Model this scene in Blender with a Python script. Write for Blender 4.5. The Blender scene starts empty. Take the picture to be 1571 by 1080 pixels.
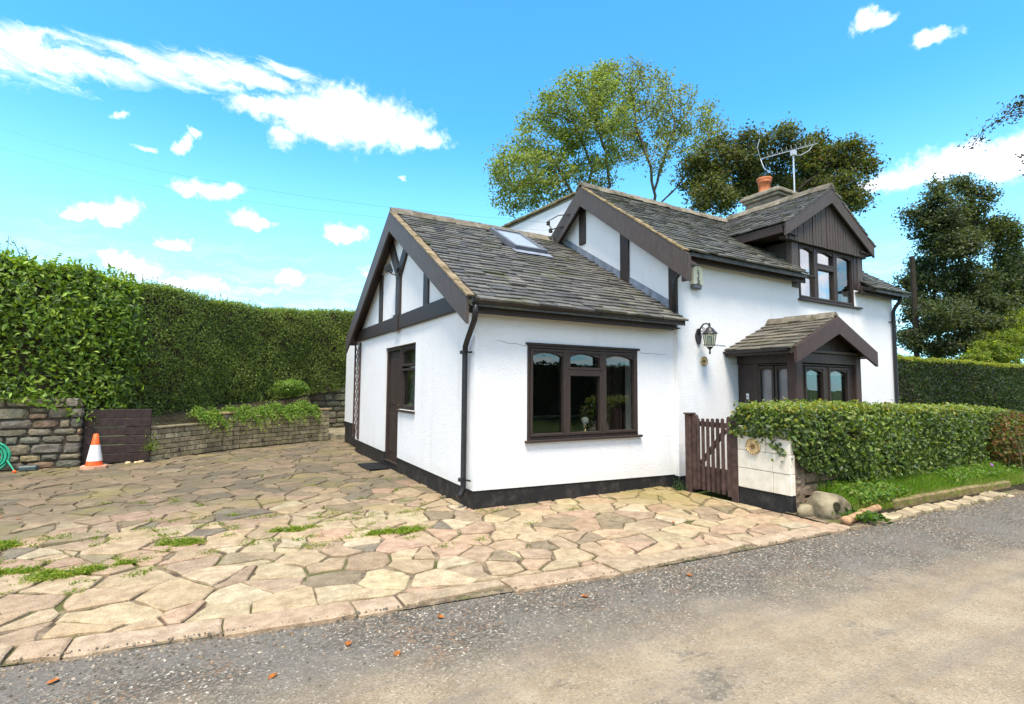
import bpy, bmesh, math, random
import numpy as np
from mathutils import Vector, Matrix

sc = bpy.context.scene
rnd = random.Random(11)
rng = np.random.default_rng(11)

# ------------------------------------------------------------------ camera
def cam_setup():
    yaw, pitch, roll, f = .5203, .0683, .0075, 777.0
    F = Vector((math.sin(yaw)*math.cos(pitch), math.cos(yaw)*math.cos(pitch), math.sin(pitch)))
    R0 = Vector((math.cos(yaw), -math.sin(yaw), 0))
    U0 = R0.cross(F)
    Rr = R0*math.cos(roll) + U0*math.sin(roll)
    U = -R0*math.sin(roll) + U0*math.cos(roll)
    cd = bpy.data.cameras.new('camera')
    cd.sensor_fit = 'HORIZONTAL'; cd.sensor_width = 36; cd.lens = f/1571*36
    cd.clip_start = .05; cd.clip_end = 3000
    c = bpy.data.objects.new('camera', cd)
    sc.collection.objects.link(c)
    m = Matrix((Rr, U, -F)).transposed().to_4x4()
    m.translation = Vector((-2.616, -5.458, 1.45))
    c.matrix_world = m
    sc.camera = c
CAMP = np.array([-2.616, -5.458, 1.45])
cam_setup()

# ------------------------------------------------------------------ sky, sun, exposure
SUN_DIR = Vector((-.24, -.36, .90)).normalized()      # towards the sun
SUN_EL = math.asin(SUN_DIR.z)
SUN_AZ = math.atan2(SUN_DIR.x, SUN_DIR.y)

def world_setup():
    w = bpy.data.worlds.new('World'); sc.world = w
    w.use_nodes = True
    nt = w.node_tree; N = nt.nodes; L = nt.links
    N.clear()
    def n(t, **k):
        x = N.new(t)
        for a, b in k.items(): setattr(x, a, b)
        return x
    def val(s, v):
        if isinstance(v, (int, float, tuple, list)): s.default_value = v
        else: L.new(v, s)
    def mth(op, a, b=None, c=None, clamp=False):
        x = n('ShaderNodeMath', operation=op, use_clamp=clamp)
        for i, v in enumerate((a, b, c)):
            if v is not None: val(x.inputs[i], v)
        return x.outputs[0]
    def sstep(v, a, b):
        x = n('ShaderNodeMapRange', interpolation_type='SMOOTHSTEP')
        val(x.inputs[0], v); x.inputs[1].default_value = a; x.inputs[2].default_value = b
        return x.outputs[0]
    def noise(vec, scale, detail, rough=.5):
        x = n('ShaderNodeTexNoise'); val(x.inputs['Vector'], vec)
        x.inputs['Scale'].default_value = scale; x.inputs['Detail'].default_value = detail
        x.inputs['Roughness'].default_value = rough
        return x
    sky = n('ShaderNodeTexSky', sky_type='NISHITA')
    sky.sun_disc = False
    sky.sun_elevation = SUN_EL; sky.sun_rotation = SUN_AZ
    sky.air_density = 1.0; sky.dust_density = .4; sky.ozone_density = 1.2
    tint = n('ShaderNodeMix', data_type='RGBA', blend_type='MULTIPLY')
    tint.inputs[0].default_value = 1
    L.new(sky.outputs[0], tint.inputs[6]); tint.inputs[7].default_value = SKY_TINT
    tc = n('ShaderNodeTexCoord')
    sep = n('ShaderNodeSeparateXYZ'); L.new(tc.outputs['Generated'], sep.inputs[0])
    X, Y, Z = sep.outputs
    az = mth('ARCTAN2', X, Y); el = mth('ARCSINE', Z)
    comb = n('ShaderNodeCombineXYZ'); L.new(az, comb.inputs[0]); L.new(el, comb.inputs[1])
    # ragged edges: warp the direction a little
    wn = noise(tc.outputs['Generated'], 22, 5, .6)
    wv = n('ShaderNodeVectorMath', operation='SUBTRACT'); L.new(wn.outputs['Color'], wv.inputs[0]); wv.inputs[1].default_value = (.5, .5, .5)
    wm = n('ShaderNodeVectorMath', operation='MULTIPLY_ADD'); L.new(wv.outputs[0], wm.inputs[0])
    wm.inputs[1].default_value = (.075, .05, 0); L.new(comb.outputs[0], wm.inputs[2])
    d = wm.outputs[0]
    fine = noise(tc.outputs['Generated'], 60, 5, .65).outputs[0]
    def blobs(lst, src):
        tot = None
        for (a, e, ra, re) in lst:
            s = n('ShaderNodeVectorMath', operation='SUBTRACT'); L.new(src, s.inputs[0]); s.inputs[1].default_value = (a, e, 0)
            m = n('ShaderNodeVectorMath', operation='MULTIPLY'); L.new(s.outputs[0], m.inputs[0]); m.inputs[1].default_value = (1/ra, 1/re, 0)
            q = n('ShaderNodeVectorMath', operation='LENGTH'); L.new(m.outputs[0], q.inputs[0])
            v = mth('SUBTRACT', 1.0, q.outputs['Value'])
            tot = v if tot is None else mth('MAXIMUM', tot, v)
        return tot
    cumulus = [(.03, .468, .055, .018), (.075, .472, .05, .022), (.12, .470, .065, .044), (.17, .474, .07, .054), (.215, .476, .07, .054), (.255, .478, .065, .048), (.30, .470, .065, .040), (.345, .460, .05, .022),
               (.225, .455, .07, .026), (.085, .428, .032, .022), (.155, .440, .05, .014),
               (-.034, .3244, .046, .015), (-.005, .330, .03, .014), (-.065, .318, .03, .010),
               (-.1688, .257, .044, .018), (-.145, .267, .030, .024), (-.195, .253, .028, .012),
               (.0243, .2859, .034, .015), (.045, .281, .03, .009), (-.0788, .229, .028, .012), (.185, .286, .034, .020), (.205, .283, .03, .018),
               (.1019, .1907, .030, .018), (-.1116, .178, .038, .020), (-.15, .195, .03, .016), (-.0271, .1709, .03, .012),
               (.26, .21, .04, .016), (-.06, .165, .05, .012),
               (1.17, .322, .06, .020), (1.2476, .331, .08, .026), (1.32, .318, .08, .034), (1.40, .32, .09, .034),
               (1.155, .556, .026, .016), (1.175, .548, .020, .014), (1.235, .503, .030, .012)]
    cm = blobs(cumulus, d)
    dens = sstep(mth('ADD', cm, mth('MULTIPLY', mth('SUBTRACT', fine, .5), 1.15)), -.14, .80)
    # thin streaks
    st_map = n('ShaderNodeMapping'); L.new(wm.outputs[0], st_map.inputs[0]); st_map.inputs['Scale'].default_value = (3.2, 26, 1); st_map.inputs['Rotation'].default_value = (0, 0, -.26)
    stn = noise(st_map.outputs[0], 2.2, 6, .6).outputs[0]
    wisps = [(-.33, .432, .10, .034), (-.26, .448, .09, .034), (-.19, .466, .09, .031), (-.12, .484, .09, .026), (-.05, .498, .10, .026), (.02, .512, .10, .020), (.09, .526, .08, .015)]
    ws = blobs(wisps, comb.outputs[0])
    wd = mth('MULTIPLY', sstep(mth('ADD', ws, mth('MULTIPLY', mth('SUBTRACT', stn, .5), 2.4)), .0, .95), .92)
    small = [(-.075, .385, .016, .022), (-.06, .405, .014, .012), (-.165, .405, .02, .008), (-.12, .365, .02, .008), (.30, .385, .013, .006)]
    sd = mth('MULTIPLY', sstep(mth('ADD', blobs(small, d), mth('MULTIPLY', mth('SUBTRACT', fine, .5), 1.2)), .05, .7), .6)
    low = mth('MULTIPLY', sstep(el, .28, .10), sstep(stn, .40, .66))
    low = mth('MULTIPLY', low, .34)
    # denser broken cloud out of view, added to make the sky's light whiter
    pr = n('ShaderNodeVectorMath', operation='DIVIDE'); L.new(tc.outputs['Generated'], pr.inputs[0])
    zz = n('ShaderNodeCombineXYZ'); zc = mth('ADD', mth('ABSOLUTE', Z), .12)
    for i in range(3): L.new(zc, zz.inputs[i])
    L.new(zz.outputs[0], pr.inputs[1])
    gn = noise(pr.outputs[0], 1.6, 6, .58).outputs[0]
    front = n('ShaderNodeVectorMath', operation='DOT_PRODUCT'); L.new(tc.outputs['Generated'], front.inputs[0])
    front.inputs[1].default_value = (math.sin(.52), math.cos(.52), 0)
    gmask = sstep(front.outputs['Value'], .56, .34)
    gd = mth('MULTIPLY', mth('MULTIPLY', sstep(gn, .42, .56), gmask), sstep(Z, .0, .08))
    al = mth('MAXIMUM', mth('MAXIMUM', dens, wd), mth('MAXIMUM', mth('MAXIMUM', sd, low), gd), clamp=True)
    shade = noise(tc.outputs['Generated'], 14, 3).outputs[0]
    cc = n('ShaderNodeMix', data_type='RGBA'); L.new(sstep(shade, .35, .65), cc.inputs[0])
    cc.inputs[6].default_value = CLOUD_A; cc.inputs[7].default_value = CLOUD_B
    hz = n('ShaderNodeMix', data_type='RGBA'); L.new(mth('MULTIPLY', sstep(mth('ABSOLUTE', el), .50, .02), .62), hz.inputs[0]); L.new(tint.outputs[2], hz.inputs[6]); hz.inputs[7].default_value = HAZE
    mx = n('ShaderNodeMix', data_type='RGBA'); L.new(al, mx.inputs[0]); L.new(hz.outputs[2], mx.inputs[6]); L.new(cc.outputs[2], mx.inputs[7])
    bg = n('ShaderNodeBackground'); L.new(mx.outputs[2], bg.inputs[0]); bg.inputs[1].default_value = SKY_STRENGTH
    out = n('ShaderNodeOutputWorld'); L.new(bg.outputs[0], out.inputs[0])
    w.cycles.sampling_method = 'MANUAL'; w.cycles.sample_map_resolution = 1024

SKY_STRENGTH = .14
SKY_TINT = (.38, 1.08, 1.38, 1)
HAZE = (3.2, 5.3, 6.3, 1)
CLOUD_A = (4.7, 4.9, 5.7, 1); CLOUD_B = (6.8, 6.8, 6.8, 1)
world_setup()

sd = bpy.data.lights.new('sun', 'SUN'); sd.energy = 3.2; sd.angle = math.radians(19); sd.color = (1.0, .89, .74)
so = bpy.data.objects.new('sun', sd); sc.collection.objects.link(so)
so.rotation_euler = SUN_DIR.to_track_quat('Z', 'Y').to_euler(); so.location = (-20, -20, 40)

vs = sc.view_settings
vs.view_transform = 'Standard'; vs.look = 'None'; vs.gamma = 1; vs.use_curve_mapping = False
vs.exposure = 1.10
try:
    cy = sc.cycles
    cy.use_denoising = True; cy.max_bounces = 7; cy.diffuse_bounces = 3; cy.glossy_bounces = 3
    cy.transmission_bounces = 4; cy.transparent_max_bounces = 12; cy.caustics_reflective = False; cy.caustics_refractive = False
    cy.use_adaptive_sampling = True; cy.adaptive_threshold = .02
except Exception:
    pass

# ------------------------------------------------------------------ materials (textures in world position: no seams between pieces)
def new_mat(name):
    m = bpy.data.materials.new(name); m.use_nodes = True
    nt = m.node_tree; nt.nodes.clear()
    return m, nt.nodes, nt.links

class NT:
    def __init__(s, name):
        s.m, s.N, s.L = new_mat(name)
        s.geo = s.N.new('ShaderNodeNewGeometry')
        s.pos = s.geo.outputs['Position']
    def n(s, t, **k):
        x = s.N.new(t)
        for a, b in k.items(): setattr(x, a, b)
        return x
    def val(s, k, v):
        if isinstance(v, (int, float, tuple, list)): k.default_value = v
        else: s.L.new(v, k)
    def mth(s, op, a, b=None, clamp=False):
        x = s.n('ShaderNodeMath', operation=op, use_clamp=clamp); s.val(x.inputs[0], a)
        if b is not None: s.val(x.inputs[1], b)
        return x.outputs[0]
    def noise(s, scale, detail=4, rough=.55, vec=None, out=0):
        x = s.n('ShaderNodeTexNoise'); s.val(x.inputs['Vector'], vec or s.pos)
        x.inputs['Scale'].default_value = scale; x.inputs['Detail'].default_value = detail; x.inputs['Roughness'].default_value = rough
        return x.outputs[out]
    def vor(s, scale, feat='F1', vec=None, out='Distance'):
        x = s.n('ShaderNodeTexVoronoi', feature=feat); s.val(x.inputs['Vector'], vec or s.pos); x.inputs['Scale'].default_value = scale
        return x.outputs[out]
    def ss(s, v, a, b, lo=0., hi=1.):
        x = s.n('ShaderNodeMapRange', interpolation_type='SMOOTHSTEP'); s.val(x.inputs[0], v)
        x.inputs[1].default_value = a; x.inputs[2].default_value = b; x.inputs[3].default_value = lo; x.inputs[4].default_value = hi
        return x.outputs[0]
    def mix(s, f, a, b, mode='MIX'):
        x = s.n('ShaderNodeMix', data_type='RGBA', blend_type=mode); s.val(x.inputs[0], f)
        for i, v in ((6, a), (7, b)):
            if isinstance(v, (tuple, list)): x.inputs[i].default_value = tuple(v)[:3] + (1,)
            else: s.L.new(v, x.inputs[i])
        return x.outputs[2]
    def attr(s, name='tint'):
        x = s.n('ShaderNodeAttribute', attribute_name=name); return x.outputs['Color']
    def objrand(s):
        return s.n('ShaderNodeObjectInfo').outputs['Random']
    def stretch(s, sx, sy, sz):
        x = s.n('ShaderNodeMapping'); s.L.new(s.pos, x.inputs[0]); x.inputs['Scale'].default_value = (sx, sy, sz)
        return x.outputs[0]
    def fresnel(s, ior):
        """the same reflectance from both sides of a thin sheet"""
        x = s.n('ShaderNodeFresnel'); k = s.n('ShaderNodeMix', data_type='FLOAT')
        s.L.new(s.geo.outputs['Backfacing'], k.inputs[0]); k.inputs[2].default_value = ior; k.inputs[3].default_value = 1/ior
        s.L.new(k.outputs[0], x.inputs[0]); return x
    def bump(s, h, strength, dist=.02):
        x = s.n('ShaderNodeBump'); s.L.new(h, x.inputs['Height']); x.inputs['Strength'].default_value = strength; x.inputs['Distance'].default_value = dist
        return x.outputs[0]
    def out(s, col, rough=.8, bump=None, spec=.3, metal=0., coat=0.):
        p = s.n('ShaderNodeBsdfPrincipled'); s.val(p.inputs['Base Color'], tuple(col)[:3] + (1,) if isinstance(col, (tuple, list)) else col)
        s.val(p.inputs['Roughness'], rough); p.inputs['Specular IOR Level'].default_value = spec; p.inputs['Metallic'].default_value = metal
        p.inputs['Coat Weight'].default_value = coat
        if bump is not None: s.L.new(bump, p.inputs['Normal'])
        o = s.n('ShaderNodeOutputMaterial'); s.L.new(p.outputs[0], o.inputs[0])
        return s.m

MAT = {}
def simple(name, c, rough=.6, spec=.35, var=.25, scale=9, bump=.15, bscale=60, metal=0., tint=False):
    t = NT(name)
    k = t.noise(scale, 5, .6)
    lo = tuple(x*(1-var) for x in c); hi = tuple(min(1, x*(1+var)) for x in c)
    col = t.mix(t.ss(k, .3, .7), lo, hi)
    if tint: col = t.mix(1., col, t.attr(), 'MULTIPLY')
    b = t.bump(t.noise(bscale, 4), bump, .01) if bump else None
    MAT[name] = t.out(col, t.ss(t.noise(scale*2, 3), .3, .7, max(.05, rough-.1), min(1, rough+.1)), b, spec, metal)
    return MAT[name]

def mats():
    # painted roughcast render
    t = NT('white_render')
    k = t.noise(1.3, 6, .6)
    st = t.noise(1., 5, .6, t.stretch(3.5, 3.5, .5))
    col = t.mix(t.ss(k, .35, .75), (.80, .79, .785), (.765, .755, .755))
    col = t.mix(t.mth('MULTIPLY', t.ss(st, .54, .78), .42), col, (.60, .575, .52))
    sepn = t.n('ShaderNodeSeparateXYZ'); t.L.new(t.pos, sepn.inputs[0])
    splash = t.mth('MULTIPLY', t.ss(t.mth('ADD', sepn.outputs[2], t.mth('MULTIPLY', t.noise(5, 4), .35)), .62, .38), .3)
    col = t.mix(splash, col, (.55, .52, .45))
    h = t.mth('ADD', t.mth('MULTIPLY', t.vor(75), .8), t.mth('ADD', t.noise(38, 4), t.mth('MULTIPLY', t.noise(4, 3), 2.0)))
    MAT['white_render'] = t.out(col, .85, t.bump(h, .30, .012), .25)
    t = NT('white_block')
    col = t.mix(t.ss(t.noise(7, 6, .65), .35, .75), (.76, .70, .60), (.62, .55, .43))
    MAT['white_block'] = t.out(col, .85, t.bump(t.noise(60, 5), .35, .01), .25)
    t = NT('black_plinth')
    col = t.mix(t.ss(t.noise(6, 6, .7), .45, .75), (.016, .016, .017), (.055, .05, .045))
    MAT['black_plinth'] = t.out(col, .6, t.bump(t.noise(40, 5), .35, .012), .3)
    # dark brown stained timber
    for nm, c, ro in (('brown_timber', (.036, .024, .019), .55), ('grey_brown_board', (.070, .053, .045), .58), ('weathered_timber', (.066, .048, .038), .62), ('red_brown_timber', (.055, .030, .024), .55)):
        t = NT(nm)
        g = t.noise(6, 5, .6, t.stretch(8, 8, 1.2))
        col = t.mix(t.ss(g, .3, .75), tuple(x*.75 for x in c), tuple(x*1.3 for x in c))
        col = t.mix(t.mth('MULTIPLY', t.ss(t.noise(14, 5, .7), .6, .75), .35), col, tuple(min(1, x*2.4+.02) for x in c))
        MAT[nm] = t.out(col, ro, t.bump(g, .2, .006), .4)
    simple('gate_timber', (.07, .042, .036), .6, .3, .35, 14, .3, 50, tint=True)
    simple('black_plastic', (.018, .017, .018), .38, .4, .2, 10, .06)
    simple('gutter_black', (.024, .02, .019), .4, .4, .3, 10, .06)
    # stone roof tiles
    t = NT('roof_tile')
    base = t.mix(1., t.attr(), (.60, .60, .60), 'MULTIPLY')
    col = t.mix(t.ss(t.noise(22, 5, .65), .3, .7), t.mix(1., base, (.70, .68, .66), 'MULTIPLY'), base)
    lich = t.ss(t.noise(9, 6, .7), .56, .70)
    col = t.mix(t.mth('MULTIPLY', lich, .40), col, (.27, .26, .215))
    moss = t.ss(t.mth('ADD', t.noise(2.4, 5, .6), t.mth('MULTIPLY', t.noise(25, 3), .25)), .66, .80)
    col = t.mix(t.mth('MULTIPLY', moss, .7), col, (.085, .085, .03))
    MAT['roof_tile'] = t.out(col, t.ss(t.noise(15, 3), .3, .7, .42, .66), t.bump(t.noise(55, 5), .35, .01), .5)
    t = NT('mossy_stone')
    col = t.mix(t.ss(t.noise(7, 6, .65), .35, .65), (.20, .17, .125), (.32, .28, .21))
    col = t.mix(t.ss(t.noise(4.5, 5, .7), .52, .68), col, (.10, .095, .04))
    MAT['mossy_stone'] = t.out(t.mix(1., col, t.attr(), 'MULTIPLY'), .9, t.bump(t.noise(35, 6), .6, .02), .2)
    simple('lead', (.20, .225, .27), .5, .4, .25, 6, .2, 20)
    # crazy paving: own colour per stone in the tint attribute
    t = NT('paving_stone')
    base = t.mix(1., t.attr(), (.76, .72, .68), 'MULTIPLY')
    spk = t.noise(95, 4, .7)
    col = t.mix(t.ss(t.noise(9, 6, .65), .3, .72), t.mix(1., base, (.60, .56, .52), 'MULTIPLY'), base)
    col = t.mix(t.ss(t.noise(2.7, 6, .7), .55, .75, 0, .45), col, (.20, .165, .11))
    col = t.mix(t.ss(spk, .55, .68, 0, .55), col, (.58, .50, .41))
    col = t.mix(t.ss(spk, .46, .34, 0, .6), col, (.12, .10, .085))
    sp = t.n('ShaderNodeSeparateXYZ'); t.L.new(t.pos, sp.inputs[0])
    big = t.noise(.75, 5, .6)
    # algae and damp grime in the yard by the gable wall and along the planters
    yv = t.mth('ADD', sp.outputs[1], t.mth('MULTIPLY', t.mth('SUBTRACT', big, .5), 3.2))
    damp = t.mth('MULTIPLY', t.ss(yv, -.3, 3.0), t.ss(t.noise(3.2, 5, .65), .12, .5))
    col = t.mix(t.mth('MULTIPLY', damp, .66), col, (.095, .075, .045))
    alg = t.mth('MULTIPLY', t.ss(t.noise(1.1, 6, .62), .50, .66), t.ss(yv, -1.2, 1.6))
    col = t.mix(t.mth('MULTIPLY', alg, .5), col, (.19, .165, .045))
    gx = t.mth('MULTIPLY', t.ss(t.mth('ADD', sp.outputs[0], t.mth('MULTIPLY', big, .9)), 2.2, 2.9), t.ss(t.mth('ADD', sp.outputs[1], big), -.95, -.2))
    col = t.mix(t.mth('MULTIPLY', gx, .65), col, (.24, .19, .06))
    h = t.mth('ADD', t.noise(14, 6, .65), t.mth('MULTIPLY', spk, .35))
    MAT['paving_stone'] = t.out(col, .82, t.bump(h, .55, .016), .3)
    t = NT('mortar')
    col = t.mix(t.ss(t.noise(5, 6, .7), .38, .62), (.085, .062, .04), (.27, .205, .135))
    col = t.mix(t.ss(t.noise(2.2, 5, .6), .48, .60, 0, .85), col, (.085, .095, .024))
    MAT['mortar'] = t.out(col, .95, t.bump(t.noise(60, 5), .6, .02), .15)
    # lane: dark chippings at the edge, worn pale sandy crown
    t = NT('asphalt')
    sp = t.n('ShaderNodeSeparateXYZ'); t.L.new(t.pos, sp.inputs[0])
    d = t.mth('ADD', t.mth('ADD', sp.outputs[1], t.mth('MULTIPLY', sp.outputs[0], .137)), 3.13)     # 0 on the edge of the pale crown
    d = t.mth('ADD', d, t.mth('MULTIPLY', t.mth('SUBTRACT', t.noise(1.6, 6, .65), .5), .9))
    al = t.n('ShaderNodeMapping'); t.L.new(t.pos, al.inputs[0]); al.inputs['Rotation'].default_value = (0, 0, .137); al.inputs['Scale'].default_value = (.35, 2.6, 1)
    track = t.noise(1.5, 6, .62, al.outputs[0])
    sand = t.ss(d, .42, -.42)
    vc = t.n('ShaderNodeTexVoronoi'); t.L.new(t.pos, vc.inputs['Vector']); vc.inputs['Scale'].default_value = 85
    sv = t.n('ShaderNodeSeparateColor'); t.L.new(vc.outputs['Color'], sv.inputs[0])
    chip = t.mix(t.ss(sv.outputs[0], .35, 1.), (.080, .068, .052), (.205, .18, .14))
    chip = t.mix(t.ss(sv.outputs[1], .95, .985), chip, (.48, .43, .35))
    rust = t.mth('MULTIPLY', t.ss(sv.outputs[2], .80, .9), t.ss(t.noise(2.1, 4), .46, .6))
    chip = t.mix(t.mth('MULTIPLY', rust, .6), chip, (.26, .13, .06))
    chip = t.mix(t.ss(t.noise(1.2, 5, .6), .46, .62, 0, .55), chip, (.155, .14, .118))
    worn = t.mix(t.ss(t.noise(2.6, 6, .65), .32, .68), (.25, .188, .115), (.335, .262, .17))
    worn = t.mix(t.ss(sv.outputs[0], .72, 1., 0, .40), worn, (.42, .36, .28))
    worn = t.mix(t.ss(sv.outputs[1], .25, .0, 0, .45), worn, (.12, .095, .07))
    worn = t.mix(t.ss(track, .42, .66, 0, .5), worn, (.17, .145, .115))
    bare = t.ss(t.noise(1.05, 6, .7, t.stretch(.8, 1.5, 1)), .57, .66)
    sand2 = t.mth('MULTIPLY', sand, t.mth('SUBTRACT', 1., t.mth('MULTIPLY', bare, .75)))
    col = t.mix(sand2, chip, worn)
    MAT['asphalt'] = t.out(col, .86, t.bump(t.mth('ADD', vc.outputs['Distance'], t.mth('MULTIPLY', t.noise(9, 4), .6)), .55, .012), .3)
    simple('grit', (.20, .185, .165), .85, .25, .5, 30, 0, tint=True)
    # rubble stones / bricks: tint per piece
    t = NT('rubble')
    base = t.attr()
    col = t.mix(t.ss(t.noise(13, 6, .68), .3, .7), t.mix(1., base, (.58, .55, .5), 'MULTIPLY'), base)
    col = t.mix(t.ss(t.noise(5, 5, .7), .57, .7, 0, .6), col, (.08, .085, .035))
    MAT['rubble'] = t.out(col, .9, t.bump(t.noise(26, 6, .65), .8, .03), .2)
    t = NT('brick')
    r = t.objrand()
    rp = t.n('ShaderNodeValToRGB'); t.L.new(r, rp.inputs[0])
    e = rp.color_ramp.elements
    e[0].position = 0; e[0].color = (.33, .265, .15, 1); e[1].position = 1; e[1].color = (.52, .43, .27, 1)
    for p, c in ((.25, (.44, .355, .21, 1)), (.5, (.30, .235, .16, 1)), (.75, (.47, .37, .24, 1))):
        q = e.new(p); q.color = c
    col = t.mix(t.ss(t.noise(10, 6, .7), .35, .7), rp.outputs[0], (.15, .125, .07))
    col = t.mix(t.ss(t.noise(2.4, 5, .65), .52, .66, 0, .4), col, (.10, .085, .05))
    MAT['brick'] = t.out(col, .9, t.bump(t.noise(40, 5), .5, .015), .2)
    simple('dark_mortar', (.075, .062, .045), .95, .15, .4, 12, .4, 30)
    simple('dry_leaf', (.30, .10, .022), .8, .15, .4, 60, 0)
    simple('soil', (.035, .030, .017), .95, .1, .45, 9, .6, 30)
    simple('ground_green', (.055, .085, .022), .95, .1, .5, 3, .5, 12)
    simple('terracotta', (.42, .135, .055), .75, .25, .3, 9, .25, 40)
    simple('pipe_clay', (.40, .235, .125), .75, .25, .35, 9, .35, 40)
    simple('kerb_stone', (.33, .265, .17), .85, .25, .3, 8, .4, 40, tint=True)
    simple('boulder', (.215, .18, .115), .9, .2, .45, 6, .8, 22)
    simple('iron_black', (.022, .021, .022), .45, .45, .25, 20, .1)
    simple('galvanised', (.55, .56, .57), .4, .5, .15, 12, .05, metal=.5)
    simple('cream_plastic', (.74, .71, .52), .5, .35, .06, 8, 0)
    simple('grey_plastic', (.12, .13, .15), .5, .35, .1, 8, 0)
    simple('white_plastic', (.78, .78, .77), .45, .4, .04, 8, 0)
    simple('white_cloth', (.72, .72, .70), .9, .1, .06, 10, .1, 30)
    simple('dark_cloth', (.035, .045, .035), .9, .1, .3, 10, .1, 30)
    simple('brass', (.62, .44, .18), .28, .5, .1, 10, 0, metal=.9)
    simple('plaque_clay', (.55, .40, .20), .7, .3, .35, 40, .3, 80)
    simple('plaque_dark', (.20, .11, .035), .7, .3, .4, 40, .3, 80)
    simple('cone_orange', (.78, .115, .022), .5, .4, .15, 15, .08)
    t = NT('cone_white')
    col = t.mix(t.ss(t.noise(16, 6, .7), .58, .72), (.74, .73, .71), (.28, .26, .23))
    MAT['cone_white'] = t.out(col, .5, None, .35)
    simple('cone_base', (.62, .33, .22), .65, .3, .2, 12, .15)
    simple('hose_green', (.02, .30, .17), .4, .45, .15, 12, 0)
    simple('hose_grey', (.05, .075, .075), .5, .4, .2, 12, .05)
    simple('mat_rubber', (.012, .012, .013), .85, .2, .3, 30, .5, 120)
    simple('letter_black', (.012, .012, .014), .6, .3, 0, 9, 0)
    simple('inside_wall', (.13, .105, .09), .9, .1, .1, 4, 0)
    # bark
    for nm, c in (('bark', (.105, .085, .065)), ('bark_dark', (.036, .030, .022)), ('twig', (.06, .043, .028))):
        t = NT(nm)
        g = t.noise(9, 6, .65, t.stretch(3, 3, .7))
        MAT[nm] = t.out(t.mix(t.ss(g, .3, .7), tuple(x*.6 for x in c), tuple(x*1.5 for x in c)), .92, t.bump(g, .8, .03), .15)
    # leaves: the tint attribute carries each leaf's colour; hedge tops are painted lighter
    for nm, trans, gl in (('leaf', .48, .20), ('leaf_glossy', .38, .34), ('leaf_dull', .30, .12)):
        t = NT(nm)
        c = t.attr()
        d = t.n('ShaderNodeBsdfDiffuse'); t.L.new(c, d.inputs[0])
        tr = t.n('ShaderNodeBsdfTranslucent'); t.L.new(t.mix(1., c, (1.5, 1.55, .7), 'MULTIPLY'), tr.inputs[0])
        m1 = t.n('ShaderNodeMixShader'); m1.inputs[0].default_value = trans; t.L.new(d.outputs[0], m1.inputs[1]); t.L.new(tr.outputs[0], m1.inputs[2])
        g = t.n('ShaderNodeBsdfGlossy'); g.inputs['Roughness'].default_value = .48; g.inputs[0].default_value = (1, 1, 1, 1)
        fr = t.fresnel(1.42)
        m2 = t.n('ShaderNodeMixShader'); t.L.new(t.mth('MULTIPLY', fr.outputs[0], gl*2), m2.inputs[0]); t.L.new(m1.outputs[0], m2.inputs[1]); t.L.new(g.outputs[0], m2.inputs[2])
        o = t.n('ShaderNodeOutputMaterial'); t.L.new(m2.outputs[0], o.inputs[0])
        MAT[nm] = t.m
    # glass
    def glass(nm, tint, boost, rough):
        t = NT(nm)
        tr = t.n('ShaderNodeBsdfTransparent'); tr.inputs[0].default_value = tint + (1,)
        g = t.n('ShaderNodeBsdfGlossy'); g.inputs['Roughness'].default_value = rough
        fr = t.fresnel(1.5)
        wob = t.bump(t.noise(2.2, 2), .05, .02); t.L.new(wob, g.inputs['Normal'])
        m = t.n('ShaderNodeMixShader'); t.L.new(t.mth('ADD', t.mth('MULTIPLY', fr.outputs[0], 1.5), boost, clamp=True), m.inputs[0])
        t.L.new(tr.outputs[0], m.inputs[1]); t.L.new(g.outputs[0], m.inputs[2])
        o = t.n('ShaderNodeOutputMaterial'); t.L.new(m.outputs[0], o.inputs[0]); MAT[nm] = t.m
    glass('glass', (.70, .72, .70), .03, .0)
    glass('glass_matt', (.86, .88, .88), .0, .45)
    glass('glass_lamp', (.74, .76, .66), .0, .35)
    glass('glass_sky', (.8, .82, .82), .30, .0)
    t = NT('glass_frosted')
    MAT['glass_frosted'] = t.out(t.mix(t.ss(t.noise(3, 4), .3, .7), (.17, .16, .16), (.24, .225, .225)), .22, t.bump(t.noise(90, 3), .25, .004), .6)
mats()

# ------------------------------------------------------------------ object helpers
COL = sc.collection
ORG = {}
def V(*a): return np.array(a, float)
def unit(v): v = np.asarray(v, float); return v/(np.linalg.norm(v)+1e-12)

def link(o, parent=None):
    COL.objects.link(o)
    if parent is not None:
        o.parent = parent
        o.matrix_parent_inverse = Matrix.Translation(-Vector(ORG.get(parent.name, (0, 0, 0))))
    return o
def tag(o, label=None, cat=None, group=None, kind=None):
    if label: o['label'] = label
    if cat: o['category'] = cat
    if group: o['group'] = group
    if kind: o['kind'] = kind
    return o
def thing(name, label, cat, loc=(0, 0, 0), group=None):
    o = bpy.data.objects.new(name, None); COL.objects.link(o)
    o.empty_display_size = .2
    o.location = loc; ORG[o.name] = tuple(float(x) for x in loc)
    return tag(o, label, cat, group)

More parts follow.
